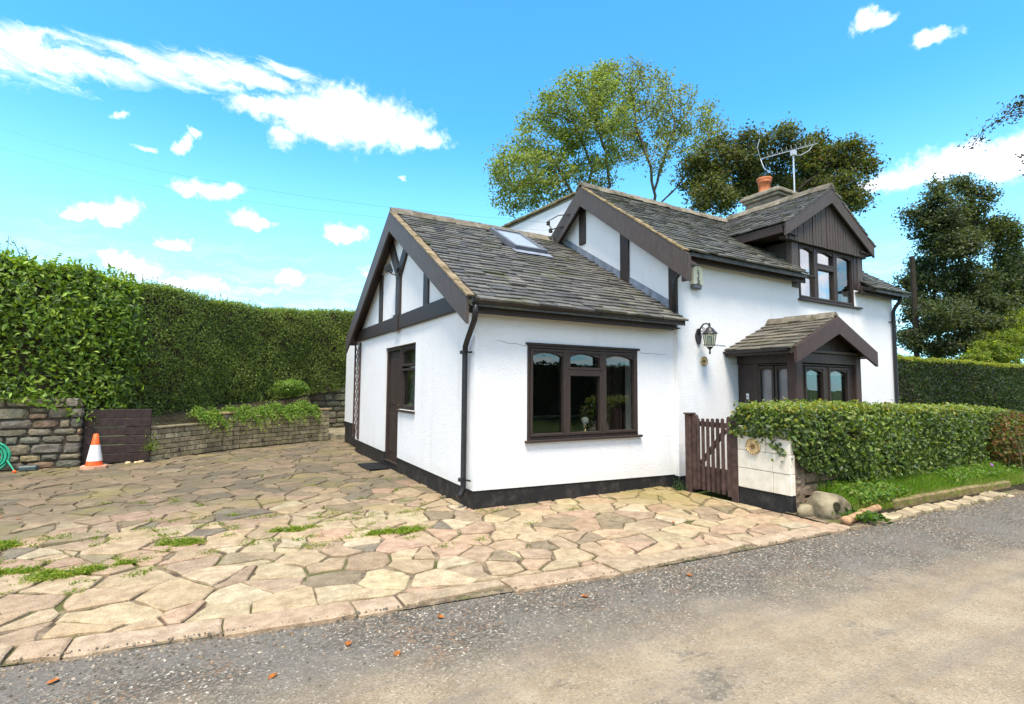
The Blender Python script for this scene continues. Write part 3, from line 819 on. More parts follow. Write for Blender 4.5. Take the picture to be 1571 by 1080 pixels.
def timbers():
    # extension gable framing, standing proud of the render
    x = -.03; d = .045
    def tb(name, y0, z0, y1, z1, mat='brown_timber', xx=x):
        MB().box((xx, y0, z0), (xx+d, y1, z1), bev=.006).build(name, mat, COT)
    MB().box((-.055, .03, 2.412), (.01, 6.07, 2.645), bev=.008).build('tie_beam', 'brown_timber', COT)
    tb('post', 4.05, 2.647, 4.25, 3.55); tb('post', 2.91, 2.647, 3.13, 3.42, xx=-.045); tb('post', 1.57, 2.647, 1.77, 3.36)
    MB().box((-.075, 2.89, 2.38), (-.056, 3.15, 2.67), bev=.006).build('post_foot', 'brown_timber', COT)
    for y1, z1 in ((3.55, 4.02), (2.44, 3.94)):
        MB().beam((-.02, 3.02, 3.36), (-.02, y1, z1), .20, .05, (0, 1, .3)).build('brace', 'brown_timber', COT)
    # bargeboards of the extension
    for s_ in (-1, 1):
        ye = 3.03+s_*3.235
        B = MB(); B.prism([(-.215, 3.03, 4.455), (-.215, ye, 4.455-.606*3.235), (-.215, ye, 4.455-.606*3.235-.33), (-.215, 3.03+s_*.0, 4.105)], (.035, 0, 0))
        B.build('bargeboard', 'grey_brown_board', COT)
        # boarded underside of the overhang
        S = MB(); S.prism([(-.18, 3.03, 4.33), (-.18, ye, 4.33-.606*3.235), (-.18, ye, 4.31-.606*3.235), (-.18, 3.03, 4.31)], (.19, 0, 0))
        S.build('soffit', 'brown_timber', COT)
    # main gable: posts, barge
    for y0, y1, z0, z1 in ((2.13, 2.315, 4.2, 5.0), (.94, 1.15, 3.1, 4.28), (-.10, .06, 2.55, 3.45)):
        MB().box((3.318, y0, z0), (3.36, y1, z1), bev=.005).build('post', 'brown_timber', COT)
    for s_, ln in ((-1, 2.55), (1, 1.9)):
        ye = 2.05+s_*ln; ze = 5.235-.73*ln
        B = MB(); pts = [(3.135, 2.05, 5.235), (3.135, ye, ze), (3.135, ye, ze-.40), (3.135, 2.05, 4.875)]
        B.prism(pts, (.035, 0, 0)); B.build('bargeboard', 'grey_brown_board', COT)
        S = MB(); S.prism([(3.17, 2.05, 5.10), (3.17, ye, 5.10-.73*ln), (3.17, ye, 5.08-.73*ln), (3.17, 2.05, 5.08)], (.18, 0, 0)); S.build('soffit', 'brown_timber', COT)
    MB().box((3.172, -.495, 3.0), (3.20, -.33, 3.36), bev=.004).build('eave_box', 'red_brown_timber', COT)
    # fascias and gutters
    MB().box((-.178, -.185, 2.30), (3.17, -.155, 2.44), bev=.004).build('fascia', 'brown_timber', COT)
    MB().box((-.17, -.15, 2.335), (3.34, -.002, 2.35)).build('soffit', 'brown_timber', COT)
    MB().box((3.36, -.215, 3.365), (6.53, -.185, 3.52), bev=.004).build('fascia', 'brown_timber', COT)
    MB().box((3.36, -.18, 3.40), (6.53, -.082, 3.415)).build('soffit', 'brown_timber', COT)
    MB().box((8.47, -.215, 3.365), (10.12, -.185, 3.52), bev=.004).build('fascia', 'brown_timber', COT)
    MB().box((8.47, -.18, 3.40), (10.05, -.082, 3.415)).build('soffit', 'brown_timber', COT)
    def gutter(xa, xb, y, z, r=.058):
        mb = MB(); pr = [(math.cos(a)*r, math.sin(a)*r) for a in np.linspace(math.pi, 2*math.pi, 9)] + [(math.cos(a)*(r-.006), math.sin(a)*(r-.006)) for a in np.linspace(2*math.pi, math.pi, 9)]
        mb.prism([(xa, y+u, z+v) for u, v in pr], (xb-xa, 0, 0))
        mb.box((xa-.004, y-r, z-r*.9), (xa, y+r, z)); mb.box((xb, y-r, z-r*.9), (xb+.004, y+r, z))
        k = int((xb-xa)/.9)+1
        for i in range(k): mb.prism([(xa+.1+i*.88, y+u*1.07, z+v*1.07) for u, v in pr[:9]] + [(xa+.1+i*.88, y+u, z+v) for u, v in pr[:9]][::-1], (.03, 0, 0))
        mb.build('gutter', 'gutter_black', COT)
    gutter(-.17, 3.26, -.25, 2.455); gutter(3.40, 6.62, -.28, 3.49); gutter(8.52, 10.28, -.28, 3.49)
    # rainwater pipe on the yard corner with its swan neck, and the one on the far end
    def pipe(path, clips, r=.034):
        mb = MB(); mb.tube(path, r, 12)
        p = mb.build('downpipe', 'black_plastic', COT, True)
        for z, a, b in clips:
            c = MB(); c.tube([a, b], .011, 6); c.tube([np.array(path[-2])*V(1, 1, 0)+V(0, 0, z-.02), np.array(path[-2])*V(1, 1, 0)+V(0, 0, z+.02)], r+.007, 12)
            c.build('pipe_clip', 'black_plastic', p)
    yq = .15
    pipe([(-.12, -.25, 2.40), (-.12, -.25, 2.30), (-.11, -.21, 2.22), (-.075, .06, 2.00), (-.06, .145, 1.93), (-.06, yq, 1.85), (-.06, yq, .24), (-.085, yq+.0, .17), (-.13, yq, .14)],
         [(1.86, (-.06, yq, 1.86), (-.03, .02, 1.86)), (.34, (-.06, yq, .34), (-.03, .02, .34))])
    pipe([(9.93, -.28, 3.43), (9.93, -.27, 3.36), (9.93, -.16, 3.20), (9.93, -.13, 3.12), (9.93, -.13, .1), (9.93, -.18, .04)], [(2.9, (9.93, -.13, 2.9), (9.8, -.08, 2.9))], .036)
    MB().tube([(3.36, -.27, 3.42), (3.36, -.26, 3.28), (3.30, -.12, 3.12), (3.285, -.075, 3.02), (3.285, -.075, 2.56)], .032, 10).build('downpipe', 'black_plastic', COT, True)
timbers()

def roofs():
    n_e = unit((0, -.606, 1)); s_e = unit((0, 1, .606))
    n_m = unit((0, -.73, 1)); s_m = unit((0, 1, .73))
    # extension roof deck
    D = MB(); D.prism([(-.18, -.26, ZE(-.26)-.03), (-.18, 3.03, ZE(3.03)-.03), (-.18, 6.32, ZE(-.26)-.03), (-.18, 6.32, ZE(-.26)-.08), (-.18, 3.03, ZE(3.03)-.09), (-.18, -.26, ZE(-.26)-.08)], (3.5, 0, 0))
    re = D.build('roof', 'roof_tile', COT)
    re.data.attributes['tint'].data.foreach_set('color', [.09, .085, .075, 1]*len(re.data.polygons))
    tile_rows(re, (-.10, -.29, ZE(-.29)-.025), (1, 0, 0), s_e, n_e, 3.44, 3.30/math.cos(math.atan(.606)), .128, (.17, .33), lambda c: not (1.56 < c[0] < 2.30 and 1.78 < c[1] < 2.86), TONE)
    ridge(re, (-.20, 3.03, ZE(3.03)+.02), (3.33, 3.03, ZE(3.03)+.02), 9)
    # bedded stone verge
    vm = MB(); n = 16
    for i in range(n):
        a = i/n; b = (i+.96)/n
        p = V(-.222, -.22, ZE(-.22)+.004); q = V(-.222, 3.0, ZE(3.0)+.004); k = rnd.uniform(.9, 1.2)
        vm.obox(p+(q-p)*a, (q-p)*(b-a), (.095+rnd.uniform(0, .02), 0, 0), n_e*(.024+rnd.uniform(0, .008)), (.85*k, .74*k, .60*k), .005)
    vm.build('verge', 'mossy_stone', re)
    # main roof deck: either side of the dormer and above it
    dk = MB()
    def strip(xa, xb, y0, y1): dk.prism([(xa, y0, ZM(y0)-.03), (xa, y1, ZM(y1)-.03), (xa, y1, ZM(y1)-.09), (xa, y0, ZM(y0)-.08)], (xb-xa, 0, 0))
    strip(3.17, 6.36, -.34, 2.05); strip(6.36, 8.76, 1.05, 2.05); strip(8.76, 10.16, -.34, 2.05)
    dk.prism([(3.17, 2.05, ZM(2.05)-.031), (3.17, 4.0, 5.21-.73*1.95), (3.17, 4.0, 5.15-.73*1.95), (3.17, 2.05, ZM(2.05)-.091)], (.2, 0, 0))
    rm = dk.build('roof', 'roof_tile', COT)
    rm.data.attributes['tint'].data.foreach_set('color', [.09, .085, .075, 1]*len(rm.data.polygons))
    zd = lambda x: 5.33-.60*abs(x-7.45)
    def keep(c):
        return not (6.36 < c[0] < 8.76 and ZM(c[1]) < zd(c[0])+.02)
    tile_rows(rm, (3.16, -.36, ZM(-.36)-.025), (1, 0, 0), s_m, n_m, 7.0, 2.43/math.cos(math.atan(.73)), .125, (.16, .30), keep, [(.20, .19, .155), (.25, .235, .19), (.16, .15, .13), (.29, .275, .21)])
    ridge(rm, (3.14, 2.05, 5.275), (7.3, 2.05, 5.275), 11); ridge(rm, (7.6, 2.05, 5.275), (10.15, 2.05, 5.275), 7)
    vm = MB()
    for i in range(14):
        a = i/14; b = (i+.96)/14; p = V(3.128, -.42, ZM(-.42)+.0); q = V(3.128, 2.0, ZM(2.0)); k = rnd.uniform(.85, 1.15)
        vm.obox(p+(q-p)*a, (q-p)*(b-a), (.11, 0, 0), n_m*(.026+rnd.uniform(0, .01)), (k, .85*k, .62*k), .005)
    vm.build('verge', 'mossy_stone', rm)
    # rear roof, nearly flat, with its mossy edge stones
    rr = MB(); rr.prism([(3.36, 2.12, 5.21), (3.36, 6.62, 5.40), (3.36, 6.62, 5.44), (3.36, 2.12, 5.25)], (6.7, 0, 0))
    r3 = rr.build('rear_roof', 'mossy_stone', COT)
    for i in range(14):
        y = 2.12+i*.32; z = 5.25+(y-2.12)*.042; k = rnd.uniform(.7, 1.2)
        MB().obox((3.30, y, z+rnd.uniform(.0, .012)), (.22, 0, 0), (0, .31, .0135), (0, 0, .04+rnd.uniform(0, .02)), (k*.9, k*.85, k*.6), .006).build('edge_stone', 'mossy_stone', r3)
    # lead soakers where the extension roof meets the main gable
    for i in range(6):
        y0 = -.02+i*.47; y1 = y0+.465
        if y0 > 2.75: break
        y1 = min(y1, 2.75)
        F = MB(); F.prism([(3.347-.004*(i % 2), y0, ZE(y0)+.02), (3.347-.004*(i % 2), y1, ZE(y1)+.02), (3.347-.004*(i % 2), y1, ZE(y1)+.16), (3.347-.004*(i % 2), y0, ZE(y0)+.16)], (-.012, 0, 0))
        F.build('flashing', 'lead', COT)
    # rooflight
    o = V(1.60, 1.86, ZE(1.86)); u = V(.66, 0, 0); v = s_e*1.12; n = n_e
    fr = MB(); t = .06
    fr.obox(o, u, s_e*t, n*.115, bev=.004); fr.obox(o+v-s_e*t, u, s_e*t, n*.115, bev=.004); fr.obox(o+s_e*t, (t, 0, 0), v-s_e*2*t, n*.112, bev=.004); fr.obox(o+u-V(t, 0, 0)+s_e*t, (t, 0, 0), v-s_e*2*t, n*.112, bev=.004)
    fo = fr.build('roof_window', 'grey_plastic', COT)
    MB().obox(o+V(t, 0, 0)+s_e*t+n*.085, u-V(2*t, 0, 0), v-s_e*2*t, n*.008).build('pane', 'glass_matt', fo)
    MB().obox(o+V(t, 0, 0)+s_e*t+n*.07, u-V(2*t, 0, 0), v-s_e*2*t, n*.008).build('blind', 'white_cloth', fo)
    MB().obox(o-V(.05, 0, 0)-s_e*.16+n*.045, u+V(.1, 0, 0), s_e*.17, n*.006).build('apron', 'lead', fo)
    # flue pot peeping over the extension ridge
    MB().lathe([(.075, 4.2), (.075, 4.60), (.095, 4.61), (.095, 4.66), (.08, 4.665)], (1.18, 3.45, 0), 14).build('flue_pot', 'terracotta', COT)
    # chimney
    ch = MB()
    ch.box((8.06, 1.22, 4.5), (8.72, 2.04, 5.80), bev=.012)
    co = ch.build('chimney', 'rubble', COT); co.data.attributes['tint'].data.foreach_set('color', [.26, .22, .17, 1]*len(co.data.polygons))
    for i, (z0, z1, e) in enumerate(((5.80, 5.87, .05), (5.872, 5.95, .09), (5.952, 6.00, .03))):
        s_ = MB(); s_.box((8.06-e, 1.22-e, z0), (8.72+e, 2.04+e, z1), bev=.015); s_.build('capping_slab', 'mossy_stone', co)
    MB().lathe([(.15, 6.0), (.155, 6.03), (.125, 6.06), (.135, 6.28), (.15, 6.29), (.15, 6.31), (.14, 6.315), (.17, 6.36), (.17, 6.40), (.12, 6.41), (.11, 6.3)], (8.34, 1.72, 0), 18).build('chimney_pot', 'terracotta', co, True)
    return re, rm
RE, RM = roofs()

def arch_head(mb, P, u0, u1, v0, v1, rise, n0, dn, segs=8):
    """top rail with an arched lower edge: fills v0..v1 between u0 and u1 above the arc"""
    pts = [P(u0, v1, n0), P(u0, v0, n0)]
    for i in range(segs+1):
        t = i/segs; pts.append(P(u0+(u1-u0)*t, v0+rise*(1-(2*t-1)**2), n0))
    pts += [P(u1, v1, n0)]
    pts.pop(1)
    mb.prism(pts, P(0, 0, dn)-P(0, 0, 0))

def window(parent, name, org, U, N, w, h, frame, sashes, mat='brown_timber', glass='glass', depth=.07, label=None):
    """sashes: (u0,u1,v0,v1,arched,glass)"""
    org, U, N = (np.asarray(q, float) for q in (org, U, N)); Z = V(0, 0, 1)
    P = lambda u, v, n: org+U*u+Z*v+N*n
    def bar(mb, u0, u1, v0, v1, n0, n1, b=.004): mb.obox(P(u0, v0, n0), U*(u1-u0), Z*(v1-v0), N*(n1-n0), bev=b)
    f = MB()
    bar(f, 0, w, 0, frame, -depth, 0); bar(f, 0, w, h-frame, h, -depth, 0); bar(f, 0, frame, frame, h-frame, -depth, -.001); bar(f, w-frame, w, frame, h-frame, -depth, -.001)
    us = sorted(set(round(s_[0], 4) for s_ in sashes) | set(round(s_[1], 4) for s_ in sashes))
    fo = f.build(name, mat, parent)
    if label: fo['label'] = label
    for (u0, u1, v0, v1, arched, g) in sashes:
        s_ = MB(); r = .036
        bar(s_, u0, u1, v0, v0+r, -depth+.01, .012); bar(s_, u0, u0+r, v0+r, v1-r, -depth+.01, .012); bar(s_, u1-r, u1, v0+r, v1-r, -depth+.01, .012); bar(s_, u0, u1, v1-r, v1, -depth+.01, .012)
        if arched:
            rise = min(.05, (u1-u0)*.10)
            arch_head(s_, P, u0+r, u1-r, v1-r-rise-.012, v1-r+.002, rise, -depth+.02, depth-.022)
        s_.build('sash', mat, fo)
        MB().obox(P(u0+r-.005, v0+r-.005, -.045), U*(u1-u0-2*r+.01), Z*(v1-v0-2*r+.01), N*.006).build('pane', g or glass, fo)
    return fo, P

def openings():
    X = V(1, 0, 0); Y = V(0, 1, 0)
    # big front window of the extension
    fo, P = window(COT, 'window', (.734, -.012, .780), X, V(0, -1, 0), 1.865, 1.201, .035,
        [(.04, .585, .04, 1.16, True, None), (.625, 1.20, .90, 1.16, True, None), (.625, 1.20, .04, .855, False, None), (1.24, 1.825, .04, 1.16, True, None)])
    m = MB(); m.box((.734+.585, -.02, .815), (.734+.625, .05, 1.945)); m.box((.734+1.20, -.02, .815), (.734+1.24, .05, 1.945)); m.box((.734+.626, -.019, .780+.857), (.734+1.199, .05, .780+.898))
    m.build('mullion', 'brown_timber', fo)
    MB().box((.70, -.055, .748), (2.655, .02, .778), bev=.006).build('sill', 'brown_timber', fo)
    MB().box((.71, -.03, 1.983), (2.635, .01, 2.012), bev=.004).build('head_strip', 'brown_timber', fo)
    MB().box((.735, .03, .776), (2.598, .30, .796), bev=.004).build('inner_sill', 'white_plastic', fo)
    MB().box((1.66, .07, .797), (1.86, .21, .838), bev=.004).build('lamp_stand', 'white_plastic', fo)
    # curtains added inside, their red-brown imitating the reddish reflection in the glass
    for xa, xb in ((.76, 1.02), (2.30, 2.58)):
        c = MB(); pts = [(xa+(xb-xa)*i/14, .33+.02*math.sin(i*1.7)) for i in range(15)]
        for a, b in zip(pts, pts[1:]): c.obox((a[0], a[1], .82), (b[0]-a[0], b[1]-a[1], 0), (0, .008, 0), (0, 0, 1.2))
        o = c.build('curtain', 'red_brown_timber', fo)
    # yard door and side window
    fr = MB()
    fr.box((.03, 3.735, .10), (.13, 3.80, 2.135), bev=.004); fr.box((.03, 2.972, .10), (.13, 3.03, 2.135), bev=.004); fr.box((.03, 3.03, 2.07), (.13, 3.735, 2.135), bev=.004); fr.box((.01, 2.972, .10), (.2, 3.80, .128), bev=.004)
    do = fr.build('door_frame', 'brown_timber', COT)
    lf = MB(); lf.box((.075, 3.035, .13), (.115, 3.732, 2.068), bev=.004)
    for z0, z1 in ((.28, .95), (1.12, 1.92)):
        for y0, y1 in ((3.12, 3.36), (3.42, 3.66)): lf.box((.066, y0, z0), (.08, y1, z1), bev=.006)
    lf.build('door_leaf', 'brown_timber', do)
    h = MB(); h.box((.062, 3.06, 1.02), (.075, 3.10, 1.2), bev=.003); h.tube([(.05, 3.08, 1.12), (.045, 3.17, 1.12)], .009, 8); h.build('handle', 'brass', do)
    window(COT, 'window', (.045, 2.972, 1.057), V(0, -1, 0), V(-1, 0, 0), .842, 1.078, .035, [(.04, .80, .72, 1.04, True, 'glass'), (.04, .80, .04, .68, False, 'glass')])
    MB().box((-.035, 2.11, 1.02), (.1, 3.0, 1.055), bev=.006).build('sill', 'brown_timber', COT)
    MB().box((.20, 2.14, 1.0), (.21, 3.7, 2.13)).build('reflection_sheet', 'white_cloth', COT)  # pale sheet added behind the glass to imitate its greyish reflection
    # dormer
    dm = MB(); dm.box((6.36, -.06, 3.30), (6.41, 1.3, 4.16)); dm.box((8.71, -.06, 3.30), (8.76, 1.3, 4.16))
    dm.build('dormer_core', 'brown_timber', COT)
    for i in range(9):      # boarded cheeks
        y = .02+i*.12
        zb = max(3.45, ZM(y)-.05)
        if zb < 4.12:
            [MB().box((xa, y, zb), (xa+.023, y+.115, 4.15), bev=.004).build('cheek_board', 'brown_timber', COT) for xa in (6.335, 8.762)]
    for xa, xb in ((6.33, 6.53), (8.60, 8.79)):
        MB().box((xa, -.10, 3.30 if xa < 8 else 3.46), (xb, .02, 4.17), bev=.006).build('dormer_post', 'grey_brown_board', COT)
    MB().box((8.47, -.085, 3.46), (8.60, -.05, 4.15), bev=.004).build('dormer_panel', 'brown_timber', COT)
    fo, P = window(COT, 'window', (6.54, -.075, 3.112), X, V(0, -1, 0), 1.92, 1.05, .035,
        [(.03, .55, .03, 1.02, True, 'glass_sky'), (.60, 1.22, .70, 1.02, True, 'glass_sky'), (.60, 1.22, .03, .66, False, 'glass_sky'), (1.27, 1.89, .03, 1.02, True, 'glass')], depth=.06)
    m = MB(); m.box((6.54+.55, -.083, 3.147), (6.54+.60, -.02, 4.127)); m.box((6.54+1.22, -.083, 3.147), (6.54+1.27, -.02, 4.127)); m.box((6.54+.601, -.082, 3.112+.662), (6.54+1.219, -.02, 3.112+.698))
    m.build('mullion', 'brown_timber', fo)
    MB().box((6.50, -.14, 3.075), (8.66, -.03, 3.108), bev=.005).build('sill', 'brown_timber', fo)
    for xa, xb in ((6.57, 7.76),):
        c = MB()
        for i in range(26):
            a, b = xa+(xb-xa)*i/26, xa+(xb-xa)*(i+1)/26
            c.obox((a, .10+.012*math.sin(i*1.9), 3.13), (b-a, .012*(math.sin((i+1)*1.9)-math.sin(i*1.9)), 0), (0, .006, 0), (0, 0, 1.0))
        c.build('reflection_sheet', 'white_cloth', fo)  # pale sheet behind the panes, imitating a reflection of white sky
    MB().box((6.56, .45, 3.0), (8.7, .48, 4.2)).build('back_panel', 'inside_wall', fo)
    # weatherboarded gable of the dormer, one board at a time
    cx, za = 7.45, 5.10; n = 29
    MB().box((6.02, -.13, 4.14), (8.88, -.05, 4.20), bev=.006).build('gable_beam', 'brown_timber', COT)
    for i in range(n):
        x0 = 6.06+i*(2.78/n); x1 = x0+2.78/n-.014
        zl, zr = 5.12-.60*abs(x0-cx), 5.12-.60*abs(x1-cx)
        if max(zl, zr) < 4.26: continue
        y = -.155+rnd.uniform(-.006, .006)
        b = MB(); b.prism([(x0, y, 4.15-rnd.uniform(0, .01)), (x1, y, 4.15-rnd.uniform(0, .01)), (x1, y, max(4.21, zr)), (x0, y, max(4.21, zl))], (0, .03, 0))
        b.build('cladding_board', 'weathered_timber', COT)
    MB().prism([(6.2, -.118, 4.2), (8.7, -.118, 4.2), (cx, -.118, 5.05)], (0, .05, 0)).build('gable_backing', 'brown_timber', COT)
    for s_ in (-1, 1):
        xe = cx+s_*1.53; ze = 5.345-.60*1.53
        MB().prism([(cx, -.245, 5.345), (xe, -.245, ze), (xe, -.245, ze-.27), (cx, -.245, 5.03)], (0, .035, 0)).build('bargeboard', 'weathered_timber' if s_ > 0 else 'grey_brown_board', COT)
        # side fascia and gutter of the dormer
        MB().box((xe-.04 if s_ < 0 else xe, -.20, ze-.22), (xe if s_ < 0 else xe+.04, .9, ze-.06), bev=.004).build('fascia', 'brown_timber', COT)
        MB().box((min(xe, cx+s_*1.1), -.2, ze-.2), (max(xe, cx+s_*1.1), .95, ze-.18)).build('soffit', 'brown_timber', COT)
    dk = MB(); dk.prism([(cx-1.54, -.24, 5.30-.6*1.54), (cx, -.24, 5.30), (cx+1.54, -.24, 5.30-.6*1.54), (cx+1.54, -.24, 5.25-.6*1.54), (cx, -.24, 5.24), (cx-1.54, -.24, 5.25-.6*1.54)], (0, 2.35, 0))
    rd = dk.build('roof', 'roof_tile', COT); rd.data.attributes['tint'].data.foreach_set('color', [.09, .085, .075, 1]*len(rd.data.polygons))
    for s_ in (-1, 1):
        us = unit((-s_, 0, .6)); un = unit((s_*.6, 0, 1)); ux = V(0, -1, 0) if s_ < 0 else V(0, -1, 0)
        tile_rows(rd, (cx+s_*1.57, 2.3, 5.30-.6*1.57), (0, -1, 0), us, un, 2.56, 1.57/math.cos(math.atan(.6)), .125, (.16, .30), lambda c: ZM(min(c[1], 2.05)) < c[2]+.12, TONE)
    ridge(rd, (cx, -.25, 5.36), (cx, 2.05, 5.36), 7)
openings()

def porch():
    X = V(1, 0, 0)
    x0, x1, yf = 4.72, 6.50, -1.07
    cx = 5.60
    # posts and rails
    for (px, py) in ((x0+.06, yf+.06), (x1-.06, yf+.06)):
        MB().box((px-.075, py-.075, 0), (px+.075, py+.075, 1.98), bev=.01).build('porch_post', 'red_brown_timber', COT)
    MB().box((x0, yf, 1.84), (x1, yf+.11, 1.995), bev=.006).build('porch_beam', 'brown_timber', COT)
    MB().box((x0-.002, yf+.12, 1.84), (x0+.11, -.085, 1.995), bev=.006).build('porch_beam', 'brown_timber', COT)
    MB().box((x1-.11, yf+.12, 1.84), (x1+.002, -.085, 1.995), bev=.006).build('porch_beam', 'brown_timber', COT)
    # left side: fixed panel, two frosted panes
    MB().box((x0+.02, -.45, 0), (x0+.08, -.09, 1.84), bev=.004).build('side_panel', 'brown_timber', COT)
    fo, P = window(COT, 'porch_window', (x0+.02, -.455, .70), V(0, -1, 0), V(-1, 0, 0), .55, 1.13, .02, [(.0, .255, .02, 1.10, True, 'glass_frosted'), (.275, .55, .02, 1.10, True, 'glass_frosted')], depth=.05)
    MB().box((x0+.02, -1.0, 0), (x0+.08, -.455, .70), bev=.004).build('side_panel', 'brown_timber', COT)
    # front: double lights with arched white heads
    fo, P = window(COT, 'porch_window', (x0+.14, yf+.04, .70), X, V(0, -1, 0), 1.50, 1.13, .03, [(.14, .66, .03, 1.09, True, 'glass'), (.79, 1.36, .03, 1.09, True, 'glass')], depth=.05)
    m = MB(); m.box((x0+.17, yf+.045, .73), (x0+.27, yf+.09, 1.79)); m.box((x0+.805, yf+.045, .73), (x0+.925, yf+.09, 1.79)); m.box((x0+1.505, yf+.045, .73), (x0+1.61, yf+.09, 1.79)); m.build('mullion', 'brown_timber', fo)
    for u0, u1 in ((.185, .615), (.835, 1.315)):
        b = MB(); xs = [x0+.14+u0+(u1-u0)*i/10 for i in range(11)]
        b.prism([(xs[0], yf+.092, 1.665)] + [(xs[-1], yf+.092, 1.665)] + [(xs[10-i], yf+.092, 1.69+.065*(1-(2*(10-i)/10-1)**2)) for i in range(11)], (0, .012, 0))
        b.build('blind', 'white_cloth', fo)
        c = MB()
        for i in range(10):
            a, q = x0+.14+u0+(u1-u0)*i/10, x0+.14+u0+(u1-u0)*(i+1)/10
            if 3 <= i <= 4: continue
            c.obox((a, yf+.13+.014*math.sin(i*2.), .72), (q-a, .014*(math.sin((i+1)*2.)-math.sin(i*2.)), 0), (0, .006, 0), (0, 0, 1.0))
        c.build('curtain', 'dark_cloth', fo)
    MB().box((x0+.14, yf+.03, 0), (x1-.14, yf+.09, .70), bev=.004).build('front_panel', 'brown_timber', COT)
    MB().box((x1-.08, -1.0, 0), (x1-.02, -.09, 1.84), bev=.004).build('side_panel', 'brown_timber', COT)
    # gable infill boards
    for i in range(16):
        xa = 4.98+i*.08; xb = xa+.073
        z = 2.47-.44*max(abs(xa-cx), abs(xb-cx))
        if z < 2.04: continue
        MB().prism([(xa, yf+.02, 2.03), (xb, yf+.02, 2.03), (xb, yf+.02, 2.50-.44*abs(xb-cx)), (xa, yf+.02, 2.50-.44*abs(xa-cx))], (0, .02, 0)).build('cladding_board', 'brown_timber', COT)
    MB().box((x0-.01, yf-.03, 1.997), (x1+.01, yf+.06, 2.04), bev=.005).build('gable_rail', 'weathered_timber', COT)
    for s_ in (-1, 1):
        xe = cx+s_*1.135; ze = 2.565-.447*1.135
        MB().prism([(cx, -1.24, 2.565), (xe, -1.24, ze), (xe, -1.24, ze-.235), (cx+s_*.0, -1.24, 2.30)], (0, .04, 0)).build('bargeboard', 'red_brown_timber', COT)
        MB().box((xe-.03 if s_ < 0 else xe, -1.19, ze-.10), (xe if s_ < 0 else xe+.03, -.085, ze-.005), bev=.004).build('fascia', 'brown_timber', COT)
        MB().box((min(xe, cx+s_*.9), -1.19, ze-.08), (max(xe, cx+s_*.9), -.09, ze-.06)).build('soffit', 'brown_timber', COT)
    dk = MB(); dk.prism([(cx-1.14, -1.2, 2.52-.447*1.14), (cx, -1.2, 2.53), (cx+1.14, -1.2, 2.52-.447*1.14), (cx+1.14, -1.2, 2.48-.447*1.14), (cx, -1.2, 2.47), (cx-1.14, -1.2, 2.48-.447*1.14)], (0, 1.115, 0))
    rp = dk.build('roof', 'roof_tile', COT); rp.data.attributes['tint'].data.foreach_set('color', [.09, .085, .07, 1]*len(rp.data.polygons))
    for s_ in (-1, 1):
        tile_rows(rp, (cx+s_*1.17, -.09, 2.53-.447*1.17), (0, -1, 0), unit((-s_, 0, .447)), unit((s_*.447, 0, 1)), 1.11, 1.14/math.cos(math.atan(.447)), .15, (.19, .30), lambda c: True, [(.21, .18, .13), (.25, .22, .165), (.165, .14, .105), (.28, .24, .17)])
    ridge(rp, (cx, -1.2, 2.585), (cx, -.09, 2.585), 4, .11, .06)
    # small gutter on the visible side
    mb = MB(); r = .045
    mb.prism([(4.425+u, -1.15, 2.035+v) for u, v in [(math.cos(a)*r, math.sin(a)*r) for a in np.linspace(math.pi, 2*math.pi, 8)]+[(math.cos(a)*(r-.006), math.sin(a)*(r-.006)) for a in np.linspace(2*math.pi, math.pi, 8)]], (0, 1.12, 0))
    mb.build('gutter', 'gutter_black', COT)
porch()

def place_tiles():
    TILES.sort(key=lambda t: -t[0])
    rest = {}
    for i, (v, par, P, t) in enumerate(TILES):
        if i < 300:
            mb = MB(); mb.add(P, TF, t); mb.build('roof_tile', 'roof_tile', par)
        else:
            rest.setdefault(par.name, (par, MB()))[1].add(P, TF, t)
    for par, mb in rest.values(): mb.build('roof_tiles', 'roof_tile', par, kind='stuff')
place_tiles()

